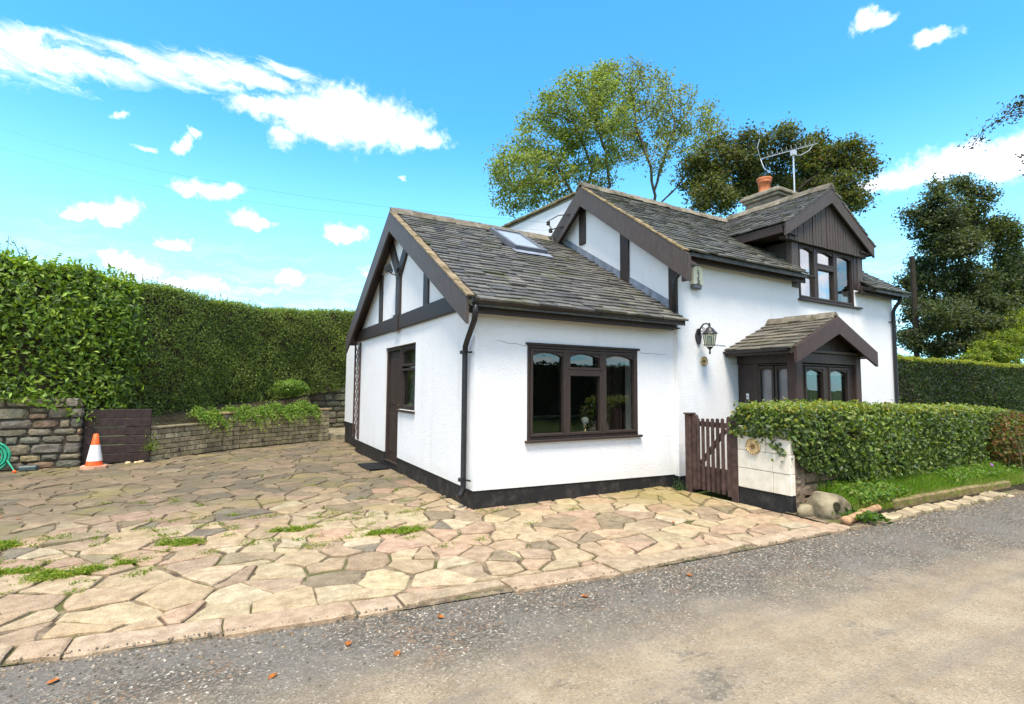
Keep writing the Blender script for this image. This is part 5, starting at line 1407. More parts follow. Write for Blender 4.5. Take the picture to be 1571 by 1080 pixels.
# ------------------------------------------------------------------ hedges
def hedge_face(path, zlo, zhi, depth, n, leaf, aspect, pal, wts, mat, parent, name='foliage', bulge=.10, ztop_fn=None, zlo_fn=None, spread=.75, top_share=.25, lit_top_pal=None, top_w=None, thick=.10):
    """clipped hedge: leaves over the front face (to the right of the path direction) and over the top"""
    P = np.array(path, float); seg = P[1:]-P[:-1]; ln = np.linalg.norm(seg, axis=1); cum = np.concatenate([[0], np.cumsum(ln)])
    def at(s_):
        i = np.clip(np.searchsorted(cum, s_, 'right')-1, 0, len(seg)-1); t = (s_-cum[i])/ln[i]
        d = seg[i]/ln[i][:, None]
        # smoothed normals
        return P[i]+seg[i]*t[:, None], np.stack([d[:, 1], -d[:, 0]], 1)
    nt = int(n*top_share); nf = n-nt
    s1 = rng.uniform(0, cum[-1], nf); q, nr = at(s1)
    zl = np.full(nf, zlo) if zlo_fn is None else zlo_fn(q); zh = np.full(nf, zhi) if ztop_fn is None else ztop_fn(q)
    z = zl+(zh-zl)*rng.uniform(0, 1, nf)
    pos = np.stack([q[:, 0], q[:, 1], z], 1); nor = np.concatenate([nr, np.full((nf, 1), .25)], 1)
    rnd_edge = np.clip((z-(zh-.18))/.18, 0, 1)
    pos[:, :2] -= nr*(rnd_edge**2*.12)[:, None]
    pos[:, :2] += nr*(surf_noise(pos)*bulge+rng.normal(0, thick*.5, nf)-thick*.3)[:, None]
    s2 = rng.uniform(0, cum[-1], nt); q2, nr2 = at(s2); off = rng.uniform(0, depth, nt)
    z2 = (np.full(nt, zhi) if ztop_fn is None else ztop_fn(q2))
    p2 = np.stack([q2[:, 0]-nr2[:, 0]*off, q2[:, 1]-nr2[:, 1]*off, z2], 1)
    p2[:, 2] += surf_noise(p2)*bulge*.5+rng.normal(0, .035, nt)
    n2 = np.tile([0, 0, 1.], (nt, 1))
    kp = (surf_noise(pos*3.1+5.) > -.52+.12*rng.normal(0, 1, nf)) | (rng.uniform(0, 1, nf) < .22)
    pos, nor = pos[kp], nor[kp]; nf = len(pos)
    V1, F1 = leaf_mesh(pos, nor, leaf, aspect, spread, .35)
    V2, F2 = leaf_mesh(p2, n2, leaf, aspect, spread)
    T1 = leaf_tint(nf, pal, wts); g1 = surf_noise(pos*.9); T1 = np.clip(T1*(1+.24*np.concatenate([g1, g1])[:, None]*np.array([1.15, 1., .8])), .004, .9); T2 = leaf_tint(nt, lit_top_pal or pal, top_w or wts)  # top leaves get a lighter palette, painting in the light from above
    o = np_mesh(name, np.concatenate([V1, V2]), np.concatenate([F1, F2+len(V1)]), np.concatenate([T1, T2]), mat, parent)
    # solid dark core added to give the hedge a shaded inside
    mb = MB(); a, na = at(np.linspace(0, cum[-1], 40))
    zt = (np.full(40, zhi) if ztop_fn is None else ztop_fn(a))-.05; zb = (np.full(40, zlo) if zlo_fn is None else zlo_fn(a))+.02
    ins = .20
    A = [(a[i, 0]-na[i, 0]*ins, a[i, 1]-na[i, 1]*ins) for i in range(40)]; B = [(a[i, 0]-na[i, 0]*max(depth-.05, ins+.1), a[i, 1]-na[i, 1]*max(depth-.05, ins+.1)) for i in range(40)]
    pts = []
    for i in range(40): pts += [(A[i][0], A[i][1], zb[i]), (A[i][0], A[i][1], zt[i]), (B[i][0], B[i][1], zt[i]), (B[i][0], B[i][1], zb[i])]
    fs = [(4*i+j, 4*i+(j+1) % 4, 4*i+4+(j+1) % 4, 4*i+4+j) for i in range(39) for j in range(4)]+[(0, 1, 2, 3), (156, 157, 158, 159)]
    mb.add(pts, fs); mb.build('dark_core', 'twig', parent)
    return o

def hedges():
    G1, G2, G3, G4 = (.15, .205, .036), (.195, .255, .046), (.245, .30, .06), (.10, .14, .03)
    # clipped privet round the back of the yard
    t = thing('hedge', 'tall clipped green hedge curving round the back of the yard', 'hedge', (-2, 9.6, 1))
    def zlo(q): return np.interp(q[:, 0], [-5, -4.2, -3.4, -2.2, -.8, 1, 9], [.95, .70, .66, .84, 1.12, 1.35, 1.3])
    def zhi(q): return np.interp(q[:, 0], [-5, -4.2, -3.5, -2.6, -1.8, -.5, 1, 3, 9], [3.46, 3.45, 3.50, 3.50, 3.52, 3.62, 3.85, 4.1, 4.2])+.05*surf_noise(np.stack([q[:, 0]*2, q[:, 1]*2, q[:, 0]], 1))
    path = [(-4.75, 6.42), (-4.2, 6.62), (-3.7, 7.15), (-3.15, 8.0), (-2.5, 8.9), (-1.6, 9.8), (-.4, 10.6), (1.2, 11.25), (3.5, 11.8), (8, 12.3)]
    hedge_face(path, 1, 3.5, 1.1, 105000, .052, .55, [G1, G2, G3, G4, (.13, .17, .03)], [4, 4, 2, 2, .5], 'leaf', t, ztop_fn=zhi, zlo_fn=zlo, bulge=.11, lit_top_pal=[G2, G3, (.13, .20, .03)], top_w=[3, 3, 1.5])
    # long shoots sticking out of the top
    n = 260; sx = rng.uniform(0, 1, n); P = np.array(path); px = np.interp(sx, np.linspace(0, 1, len(P)), P[:, 0]); py = np.interp(sx, np.linspace(0, 1, len(P)), P[:, 1])+rng.uniform(.1, .9, n)
    zz = zhi(np.stack([px, py], 1))
    k = 6; base = np.stack([px, py, zz], 1); d = np.stack([rng.normal(0, .25, n), rng.normal(0, .25, n), np.ones(n)], 1); h = rng.uniform(.05, .20, n)
    pos = (base[:, None]+d[:, None]*(h[:, None]*np.linspace(.1, 1, k)[None])[..., None]).reshape(-1, 3)
    Vv, F = leaf_mesh(pos, rng.normal(0, 1, pos.shape), .05, .5, .5)
    np_mesh('shoots', Vv, F, leaf_tint(len(pos), [G2, G3, (.14, .21, .03)], [2, 2, 1]), 'leaf', t, 'stuff')
    # laurel: big glossy leaves, left
    t = thing('laurel_bush', 'bulging laurel with big glossy bright leaves above the stone wall', 'bush', (-6.2, 6.5, 1.1))
    path = [(-9.5, 5.3), (-7.6, 5.75), (-6.4, 5.9), (-5.4, 6.02), (-4.75, 6.15), (-4.25, 6.45), (-4.0, 6.95)]
    def zlo2(q): return np.interp(q[:, 0], [-7, -5.9, -5.2, -4.8, -4.4, -4.0], [1.25, 1.20, 1.05, .80, .74, .72])
    def zhi2(q): return np.interp(q[:, 0], [-9, -6, -5.3, -4.6, -4.2, -4.0], [3.6, 3.52, 3.50, 3.42, 3.40, 3.36])+.07*surf_noise(np.stack([q[:, 0]*3, q[:, 1]*3, q[:, 0]], 1))
    L1, L2, L3, L4 = (.125, .205, .018), (.20, .31, .022), (.27, .38, .03), (.06, .105, .018)
    hedge_face(path, 1, 3.5, 1.2, 30000, .105, .42, [L1, L2, L3, L4], [4, 3.2, 1.6, 2.2], 'leaf_glossy', t, ztop_fn=zhi2, zlo_fn=zlo2, bulge=.20, lit_top_pal=[L2, L3, (.28, .38, .035)], top_w=[2, 3, 2], thick=.22)
    n = 110; px = rng.uniform(-6.6, -4.1, n); py = rng.uniform(5.9, 6.8, n); zz = zhi2(np.stack([px, py], 1)); h = rng.uniform(.05, .22, n)
    pos = (np.stack([px, py, zz], 1)[:, None]+np.stack([rng.normal(0, .25, n), rng.normal(0, .25, n), np.ones(n)], 1)[:, None]*(h[:, None]*np.linspace(.1, 1, 6)[None])[..., None]).reshape(-1, 3)
    Vv, F = leaf_mesh(pos, rng.normal(0, 1, pos.shape), .10, .38, .5)
    np_mesh('shoots', Vv, F, leaf_tint(len(pos), [L2, L3], [1, 1]), 'leaf_glossy', t, 'stuff')
    # wispy sapling tips above it
    t = thing('sapling', 'thin wispy sapling sticking up above the laurel', 'sapling', (-5.75, 6.45, 3.4))
    st = MB(); pp = []
    for k in range(7):
        b = V(-5.85+rnd.uniform(-.2, .25), 6.4+rnd.uniform(-.1, .1), 3.4); tip = b+V(rnd.gauss(0, .1), rnd.gauss(0, .1), rnd.uniform(.3, .62))
        st.tube([b, (b+tip)/2+V(rnd.gauss(0, .02), 0, 0), tip], [.008, .006, .003], 4)
        for s_ in np.linspace(.25, 1, 13): pp.append(b+(tip-b)*s_+V(rnd.gauss(0, .025), rnd.gauss(0, .025), 0))
    st.build('stem', 'twig', t); pp = np.array(pp); Vv, F = leaf_mesh(pp, rng.normal(0, 1, pp.shape), .055, .5, .5); np_mesh('leaves', Vv, F, leaf_tint(len(pp), [G2, G3], [1, 1]), 'leaf', t)
    # front hedge along the lane
    t = thing('hedge', 'low clipped front hedge with glossy ivy leaves along the verge', 'hedge', (6, -1.7, .3))
    F1_, F2_, F3_, F4_ = (.075, .125, .018), (.125, .195, .025), (.20, .265, .035), (.042, .068, .015)
    pale = (.24, .27, .05); yl = (.33, .30, .03)
    def zl3(q): return np.interp(q[:, 0], [3.0, 3.19, 3.24, 3.5, 4.2, 5, 10], [.87, .85, .58, .46, .34, .26, .20])
    def zh3(q): return np.interp(q[:, 0], [3.0, 4, 6, 8.8, 9.4, 10.4], [1.20, 1.20, 1.17, 1.10, 1.06, .95])
    path = [(3.17, -1.12), (3.15, -1.45), (3.15, -1.84), (3.24, -1.96), (4.2, -1.99), (6, -2.0), (8.2, -2.0), (9.6, -2.05), (10.6, -2.0)]
    hedge_face(path, .3, 1.2, .75, 36000, .056, .62, [F1_, F2_, F3_, F4_, pale, yl], [4.5, 3.6, 1.6, 3.2, .7, .16], 'leaf_glossy', t, ztop_fn=zh3, zlo_fn=zl3, bulge=.05, spread=.85, top_share=.30, lit_top_pal=[F2_, F3_, pale, yl], top_w=[2, 3, 2.4, 1.6], thick=.10)
    # ivy runners trailing over the pier
    n = 90; c = np.stack([np.full(n, 3.13)+rng.normal(0, .02, n), rng.uniform(-1.92, -1.2, n), np.zeros(n)], 1); c[:, 2] = .90-np.clip(-1.58-c[:, 1], 0, 1)*.85+rng.normal(0, .045, n)
    Vv, F = leaf_mesh(c, np.tile([-1., 0, .2], (n, 1)), .06, .7, .4, .5); np_mesh('trailing_leaves', Vv, F, leaf_tint(n, [F1_, F4_, F2_], [2, 2, 1]), 'leaf_glossy', t)
    # far hedge beyond the end of the house
    t = thing('hedge', 'dark tall hedge beyond the far end of the cottage', 'hedge', (16, 1.6, 0))
    hedge_face([(10.6, .9), (14, 1.0), (19, 1.0), (25, 1.0)], 0, 2.30, .9, 42000, .075, .55, [(.030, .055, .012), (.042, .075, .014), (.07, .11, .018), (.020, .036, .010), (.20, .20, .03)], [4, 3, 1, 3, .12], 'leaf', t, bulge=.10, lit_top_pal=[(.17, .22, .03), (.28, .30, .04), (.38, .34, .04)], top_w=[2, 2, 1.5], top_share=.34, thick=.15)
    # withered end of the front hedge
    t = thing('withered_shrub', 'reddish withered shrub with straw stalks at the end of the front hedge', 'shrub', (9.2, -2.2, .1))
    n = 6500; u = rng.normal(0, 1, (n, 3)); u /= np.linalg.norm(u, axis=1)[:, None]; r = rng.uniform(.55, 1, n)**.5
    c = np.array([9.25, -2.12, .55])+u*r[:, None]*np.array([.85, .32, .56]); c = c[c[:, 2] > .05]
    Vv, F = leaf_mesh(c, u[:len(c)], .06, .5, .9, .3); np_mesh('foliage', Vv, F, leaf_tint(len(c), [(.17, .065, .03), (.25, .12, .04), (.09, .125, .022), (.15, .18, .03), (.28, .24, .09)], [2, 1.6, 3, 2, .8]), 'leaf', t)
    st = MB()
    for k in range(34):
        b = V(9.2+rnd.uniform(-.7, .8), -2.3+rnd.uniform(-.15, .25), .05); st.tube([b, b+V(rnd.gauss(0, .05), rnd.gauss(0, .05), .4), b+V(rnd.gauss(0, .15), rnd.gauss(0, .1), rnd.uniform(.6, 1.05))], [.005, .004, .002], 3)
    st.build('stems', 'boulder', t)
    # lime-green feathery shrub
    t = thing('lime_shrub', 'feathery lime green shrub rising over the far hedge', 'shrub', (27, 3.5, 2))
    n = 26000; cs = np.array([(23.6, 2.9, 2.5, .8), (25.6, 3.0, 2.9, 1.15), (27.6, 3.2, 3.5, 1.5), (30.2, 3.4, 4.2, 2.0), (28.6, 3.3, 4.5, 1.0)])
    k = rng.choice(5, n, p=(.2, .2, .22, .26, .12)); u = rng.normal(0, 1, (n, 3)); u /= np.linalg.norm(u, axis=1)[:, None]
    c = cs[k, :3]+u*(cs[k, 3]*(.72+.42*surf_noise(u*3.1+k[:, None]))*rng.uniform(.3, 1.15, n)**.5)[:, None]*np.array([1.1, .8, .75])
    Vv, F = leaf_mesh(c, u, .17, .22, .7, -.5); np_mesh('foliage', Vv, F, leaf_tint(n, [(.15, .21, .02), (.24, .30, .03), (.10, .15, .02), (.34, .34, .03)], [3, 3, 2, 1]), 'leaf', t)
hedges()

def planting():
    # trailing ground cover over the planter edge
    t = thing('trailing_plant', 'bright green ground cover spilling over the planter wall', 'plant', (-1.6, 8.2, .7))
    n = 9000; s_ = rng.uniform(0, 1, n)**.9
    A, B, C = np.array([-3.05, 7.0]), np.array([-2.45, 7.68]), np.array([-.40, 8.72])
    q = np.where((s_ < .25)[:, None], A+(B-A)*(s_/.25)[:, None], B+(C-B)*((s_-.25)/.75)[:, None])
    off = rng.normal(.06, .16, n); nr = np.array([-.46, .89])
    z = .78+.10*s_+.10*np.sin(s_*23)*.5+.07*np.sin(s_*51)-np.clip(-off-.02, 0, 1)*.9+rng.normal(0, .045, n)
    p = np.stack([q[:, 0]+nr[0]*off, q[:, 1]+nr[1]*off, z], 1)
    Vv, F = leaf_mesh(p, np.tile([.2, -.5, .8], (n, 1)), .048, .6, .6, .2); np_mesh('foliage', Vv, F, leaf_tint(n, [(.13, .22, .02), (.20, .31, .03), (.08, .15, .02), (.28, .36, .05)], [3, 3, 2, 1]), 'leaf', t)
    t = thing('shrub', 'small rounded bright green shrub above the planter', 'shrub', (-1.0, 9.2, .8))
    n = 4200; u = rng.normal(0, 1, (n, 3)); u /= np.linalg.norm(u, axis=1)[:, None]
    p = np.array([-1.0, 9.15, 1.38])+u*rng.uniform(.5, 1, n)[:, None]**.5*np.array([.46, .36, .22])*(1+.2*surf_noise(u*2))[:, None]
    Vv, F = leaf_mesh(p, u, .055, .55, .6); np_mesh('foliage', Vv, F, leaf_tint(n, [(.13, .22, .025), (.21, .31, .05), (.08, .15, .02), (.30, .38, .09)], [3, 3, 2, 1]), 'leaf', t)
    st = MB()
    for k in range(8): st.tube([V(-1.0+rnd.gauss(0, .05), 9.2, .7), V(-1+rnd.gauss(0, .2), 9.15, 1.3)], [.012, .006], 5)
    st.build('stems', 'twig', t)
    # small plants by the boards and at the gate foot
    def tuft(name, label, c, r, h, n, pal, cat='weed', grp=None, leaf=.05, asp=.3):
        t = thing(name, label, cat, c, grp); p = np.stack([rng.normal(0, r*.5, n), rng.normal(0, r*.5, n), np.abs(rng.normal(0, h*.5, n))], 1); d = p*np.array([1, 1, .2])+np.array([0, 0, h])
        Vv, F = leaf_mesh(p+np.array(c), rng.normal(0, 1, (n, 3))+np.array([0, 0, .6]), leaf, asp, .5, 0, d/np.linalg.norm(d, axis=1)[:, None])
        np_mesh('leaves', Vv, F, leaf_tint(n, pal, [1]*len(pal)), 'leaf', t); return t
    gp = [(.10, .17, .018), (.17, .25, .025), (.23, .30, .03)]
    tuft('weed_plant', 'leafy weed growing at the corner of the brick planter', (-3.70, 6.14, .22), .14, .25, 160, gp)
    tuft('weed_plant', 'small dark green weed at the foot of the gate post by the house', (3.10, -.30, .0), .09, .13, 120, [(.03, .07, .02), (.05, .10, .03)])
    tuft('weed_plant', 'low leafy weed spreading over the paving in front of the boulder', (3.62, -2.40, .03), .20, .05, 420, [(.07, .14, .015), (.12, .22, .02), (.05, .10, .02)], leaf=.06, asp=.5)
    for (x, y, r, lab) in ((-3.466, -.355, .13, 'widest mossy weed patch in the paving near the lane, left'), (-1.025, -.42, .12, 'mossy weed patch in the paving nearest the house corner'), (-2.911, .134, .10, 'weed patch in the paving between the two biggest mossy patches'), (-4.05, -.15, .12, 'mossy weed patch at the far left edge of the paving'), (-4.25, .75, .12, 'grassy weed patch at the left edge farther from the lane'), (-1.93, .10, .08, 'small weed tuft in the middle of the paving')):
        t = thing('weed_patch', lab, 'weed', (x, y, 0), 'weeds in the paving joints'); n = int(1500*(r/.1)**2)
        k = rng.integers(0, 7, n); ca = rng.uniform(0, 6.28, 7); cr = rng.uniform(0, 1.5, 7)*r; cw = rng.uniform(.18, .55, 7)*r
        ccx = np.cos(ca)*cr*1.5; ccy = np.sin(ca)*cr*.55
        h = np.abs(rng.normal(0, .018, n))
        p = np.stack([x+ccx[k]+rng.normal(0, 1, n)*cw[k]*1.3, y+ccy[k]+rng.normal(0, 1, n)*cw[k]*.55, .003+h], 1)
        Vv, F = leaf_mesh(p, rng.normal(0, 1, (n, 3))+np.array([0, 0, .7]), .030, .28, .4); np_mesh('leaves', Vv, F, leaf_tint(n, [(.18, .27, .02), (.27, .36, .03), (.33, .33, .05), (.11, .17, .02)], [2, 2, 1, .6]), 'leaf', t)
    # fine weeds along the joints
    n = 330; cx = rng.uniform(-5.2, 1.2, n); cy_ = rng.uniform(-1.1, 2.6, n); w = np.exp(-((cy_-.3)/.8)**2-((cx+2.8)/2.2)**2)
    keep = rng.uniform(0, 1, n) < w*1.3+.12; cx, cy_ = cx[keep], cy_[keep]; m = 46
    p = np.stack([(cx[:, None]+rng.normal(0, .045, (len(cx), m))).ravel(), (cy_[:, None]+rng.normal(0, .022, (len(cx), m))).ravel(), np.abs(rng.normal(.008, .012, len(cx)*m))], 1)
    Vv, F = leaf_mesh(p, rng.normal(0, 1, p.shape)+np.array([0, 0, 1.]), .026, .3, .5); np_mesh('small_weeds', Vv, F, leaf_tint(len(p), [(.15, .23, .02), (.23, .30, .03), (.27, .26, .04)], [2, 2, 1]), 'leaf', None, 'stuff')
    # grass verge
    xs = np.linspace(3.62, 12, 40); mb = MB(); P = []
    for x in xs: e = edge_y(x); P += [(x, e+.13, -.03), (x, e+.25, .06), (x, -2.1, .15), (x, -1.6, .24), (x, -.2, .12)]
    mb.add(P, [(i*5+j, i*5+j+1, i*5+6+j, i*5+5+j) for i in range(39) for j in range(4)])
    structure('verge', mb, 'soil', True)
    sx = np.linspace(3.13, 7.6, 20); Q = []
    for x in sx: e = edge_y(x); Q += [(x, e-.01, -.017), (x, e+.34, .004), (x, -1.84, .02)]
    structure('soil', MB().add(Q, [(i*3+j, i*3+j+1, i*3+4+j, i*3+3+j) for i in range(19) for j in range(2)]), 'mortar', True)
    n = 26000; x = rng.uniform(3.7, 10.5, n); f = rng.uniform(0, 1, n); e = np.array([edge_y(v) for v in x])+.20
    y = e+f*(-1.86-e); z = np.interp(f, [0, .25, 1], [.04, .10, .19])
    patch = surf_noise(np.stack([x*2.5, y*4, x], 1)); h = .05+.07*np.clip(f+.2, 0, 1)+.05*patch; h = np.clip(h, .03, .2)*rng.uniform(.5, 1.4, n)
    lean = rng.normal(0, .5, (n, 2))*h[:, None]; wv = rng.uniform(.003, .006, n); a = rng.uniform(0, 3.14, n); bx, by = np.cos(a)*wv, np.sin(a)*wv
    b = np.stack([x, y, z], 1); tip = b+np.stack([lean[:, 0], lean[:, 1]-.2*h, h], 1)
    Vv = np.stack([b+np.stack([bx, by, 0*bx], 1), b-np.stack([bx, by, 0*bx], 1), tip], 1).reshape(-1, 3); i = np.arange(n)*3
    pal = np.array([(.10, .20, .015), (.15, .27, .02), (.21, .31, .03), (.28, .27, .09)]); k = np.where(f < .22, rng.choice(4, n, p=(.1, .2, .25, .45)), rng.choice(4, n, p=(.35, .4, .2, .05)))
    np_mesh('grass', Vv, np.stack([i, i+1, i+2], 1), pal[k]*rng.uniform(.75, 1.25, (n, 1)), 'leaf', None, 'stuff')
    n = 3000; x = np.concatenate([rng.uniform(3.85, 4.9, n//2), rng.uniform(6.4, 9.0, n-n//2)]); y = rng.uniform(-2.36, -1.9, n); p = np.stack([x, y, .12+(y+2.36)*.25+rng.uniform(0, .10, n)], 1)
    Vv, F = leaf_mesh(p, np.tile([0, -.3, 1.], (n, 1)), .05, .6, .6); np_mesh('undergrowth', Vv, F, leaf_tint(n, [(.10, .19, .02), (.16, .27, .025), (.07, .13, .02), (.24, .25, .05)], [2, 2, 1, .6]), 'leaf', None, 'stuff')
    tag(MB().lathe([(.03, 0), (.022, .012), (.004, .016)], (7.75, -2.28, .30), 8, (0, -1, .6)).build('flower', 'hose_grey'), 'single small purple flower on the verge before the withered shrub', 'flower').data.materials[0] = simple('petal', (.28, .08, .30), .7)
    # dry leaves on the lane
    LEAF_LABELS = ['dry orange leaf on the lane nearest the bottom left corner', 'dry orange leaf just off the edging stones, left half of the lane', 'dry orange leaf close to the edging below the middle weed patch',
        'dry orange leaf second from the bottom left corner of the lane', 'dry orange leaf on the lane below the corner of the house', 'dry orange leaf on the lane farthest to the right',
        'dry orange leaf on the lane farthest out from the edging', 'dry orange leaf on the paving in front of the traffic cone', 'dry orange leaf on the paving at the left edge near the hose', 'dry orange leaf on the paving in front of the big window']
    for k, (x, y, a) in enumerate(((-3.27, -2.10, .3), (-1.93, -2.42, 1.1), (-1.35, -2.36, 2.), (-2.33, -2.57, .5), (-.35, -2.55, 2.6), (.62, -2.62, 1.7), (-1.72, -2.66, .9), (-4.42, 1.9, .2), (-4.6, 2.05, 1.4), (1.65, -1.52, .5))):
        u = V(math.cos(a), math.sin(a), 0)*.028; v = V(-math.sin(a), math.cos(a), 0)*.018; c = V(x, y, -.008 if k < 7 else .014)
        pts = [c-u, c-u*.4+v+V(0, 0, .003), c+u*.3+v*.8+V(0, 0, .006), c+u+V(0, 0, .002), c+u*.3-v*.8+V(0, 0, .007), c-u*.4-v+V(0, 0, .003), c+V(0, 0, .001)]
        o = MB().add(pts, [(0, 1, 6), (1, 2, 6), (2, 3, 6), (3, 4, 6), (4, 5, 6), (5, 0, 6)], (1, 1, 1)).build('fallen_leaf', 'dry_leaf')
        tag(o, LEAF_LABELS[k], 'leaf', 'fallen leaves')
planting()

# ------------------------------------------------------------------ trees
def colonise(roots, attr, step, infl, kill, iters, up=.1):
    pos = [np.asarray(r, float) for r, _ in roots]; par = [p for _, p in roots]
    pos = list(pos); par = list(par)
    A = np.array(attr); alive = np.ones(len(A), bool); nd = np.full(len(A), 1e9); ni = np.zeros(len(A), int)
    def upd(i0):
        N_ = np.array(pos[i0:])
        if not len(N_): return
        for c in range(0, len(N_), 256):
            d = np.linalg.norm(A[:, None]-N_[None, c:c+256], axis=2); j = d.argmin(1); m = d[np.arange(len(A)), j]
            b = m < nd; nd[b] = m[b]; ni[b] = j[b]+i0+c
    upd(0)
    for it in range(iters):
        alive &= nd > kill
        sel = alive & (nd < infl)
        if not sel.any(): 
            break
        i0 = len(pos); P = np.array(pos)
        idx = ni[sel]; d = A[sel]-P[idx]; d /= np.linalg.norm(d, axis=1)[:, None]
        S = np.zeros((i0, 3)); np.add.at(S, idx, d); us = np.unique(idx)
        for u in us:
            v = S[u]+V(0, 0, up)+rng.normal(0, .15, 3); q = P[u]+unit(v)*step
            pos.append(q); par.append(int(u))
        upd(i0)
    return np.array(pos), np.array(par)

def tree(name, label, base, blobs, trunkpts, leaf, nleaf, pal, wts, bark, mat='leaf', n_attr=900, step=.35, kill=.55, r0=.012, pw=2.25, group=None, cat='tree', jit=.32, infl=6., rmin=0., skinny=1., shell=.55):
    """blobs: (x,y,z,rx,ry,rz,weight); trunkpts: list of polylines from the base"""
    t = thing(name, label, cat, base, group)
    B = np.array(blobs, float); w = B[:, 6]*B[:, 3]*B[:, 5]; k = rng.choice(len(B), n_attr, p=w/w.sum())
    u = rng.normal(0, 1, (n_attr, 3)); u /= np.linalg.norm(u, axis=1)[:, None]
    A = B[k, :3]+u*(rng.uniform(shell**3, 1, n_attr)**(1/3))[:, None]*B[k, 3:6]
    roots = []
    for pl in trunkpts:
        prev = None
        for a, b in zip(pl, pl[1:]):
            a, b = V(*a), V(*b); n = max(1, int(np.linalg.norm(b-a)/step))
            for i in range(n):
                if prev is None: roots.append((a, -1)); prev = len(roots)-1
                roots.append((a+(b-a)*(i+1)/n+rng.normal(0, .02, 3), prev)); prev = len(roots)-1
    pos, par = colonise(roots, A, step, infl, kill, 90)
    N_ = len(pos); kids = np.zeros(N_); acc = np.zeros(N_)
    rad = np.full(N_, r0)
    for i in range(N_-1, -1, -1):
        if acc[i] > 0: rad[i] = acc[i]**(1/pw)
        if par[i] >= 0: acc[par[i]] += rad[i]**pw; kids[par[i]] += 1
    rad *= skinny
    m = np.where(par >= 0)[0]; a, b = pos[par[m]], pos[m]; ra = np.minimum(rad[par[m]], rad[m]*1.6); rb = rad[m]
    d = b-a; d /= np.linalg.norm(d, axis=1)[:, None]+1e-9
    e1 = np.cross(d, np.where(np.abs(d[:, 2:3]) < .9, [[0, 0, 1.]], [[1., 0, 0]])); e1 /= np.linalg.norm(e1, axis=1)[:, None]; e2 = np.cross(d, e1)
    ks = 6; ang = np.arange(ks)*2*math.pi/ks
    ring = e1[:, None]*np.cos(ang)[None, :, None]+e2[:, None]*np.sin(ang)[None, :, None]
    Vv = np.concatenate([a[:, None]+ring*ra[:, None, None], (b+d*rb[:, None]*.3)[:, None]+ring*rb[:, None, None]], 1).reshape(-1, 3)
    i0 = np.arange(len(m))*2*ks
    F = np.concatenate([np.stack([i0+q, i0+(q+1) % ks, i0+ks+(q+1) % ks, i0+ks+q], 1) for q in range(ks)])
    o = np_mesh('trunk', Vv, F, np.ones((len(F), 3)), bark, t)
    o.data.polygons.foreach_set('use_smooth', [True]*len(F))
    tips = np.where((rad <= r0*skinny*3.0) & (par >= 0))[0]
    c = rng.choice(tips, nleaf); base_ = pos[c]
    sub = base_+rng.normal(0, 1, (nleaf, 3))*jit*np.array([1, 1, .75])
    out = unit_rows(sub-B[:, :3].mean(0)); 
    Vv, F = leaf_mesh(sub, out*.5+np.array([0, 0, .6]), leaf, .5, .8, .4)
    # clumps differ in colour: nearby leaves share a lean towards lighter or darker kinds
    g = surf_noise(base_*1.1); tt = leaf_tint(nleaf, pal, wts, .25)*(1+.28*np.concatenate([g, g])[:, None])
    np_mesh('crown', Vv, F, np.clip(tt, .005, .9), mat, t)
    return t
def unit_rows(v): return v/(np.linalg.norm(v, axis=1)[:, None]+1e-9)

CF = (math.sin(.5203)*math.cos(.0683), math.cos(.5203)*math.cos(.0683), math.sin(.0683))
def px(x, y, zc):
    """point at depth zc along the view through a measured image position (used to size trees from the photo)"""
    yaw, pitch, roll, f = .5203, .0683, .0075, 777.
    Fv = V(*CF); R0 = V(math.cos(yaw), -math.sin(yaw), 0); U0 = np.cross(R0, Fv)
    Rr = R0*math.cos(roll)+U0*math.sin(roll); U = -R0*math.sin(roll)+U0*math.cos(roll)
    return CAMP+zc*(Fv+Rr*(x-785.5)/f-U*(y-540)/f)
def blobs_px(lst, zc, dep=.8):
    out = []
    for (x, y, rx, ry, w) in lst:
        z = zc+rnd.uniform(-1, 1)*1.2; p = px(x, y, z); out.append((p[0], p[1], p[2], rx*z/777, (rx+ry)/2*z/777*dep, ry*z/777, w))
    return out
def ground_below(p, z=-.1): return (p[0], p[1], z)

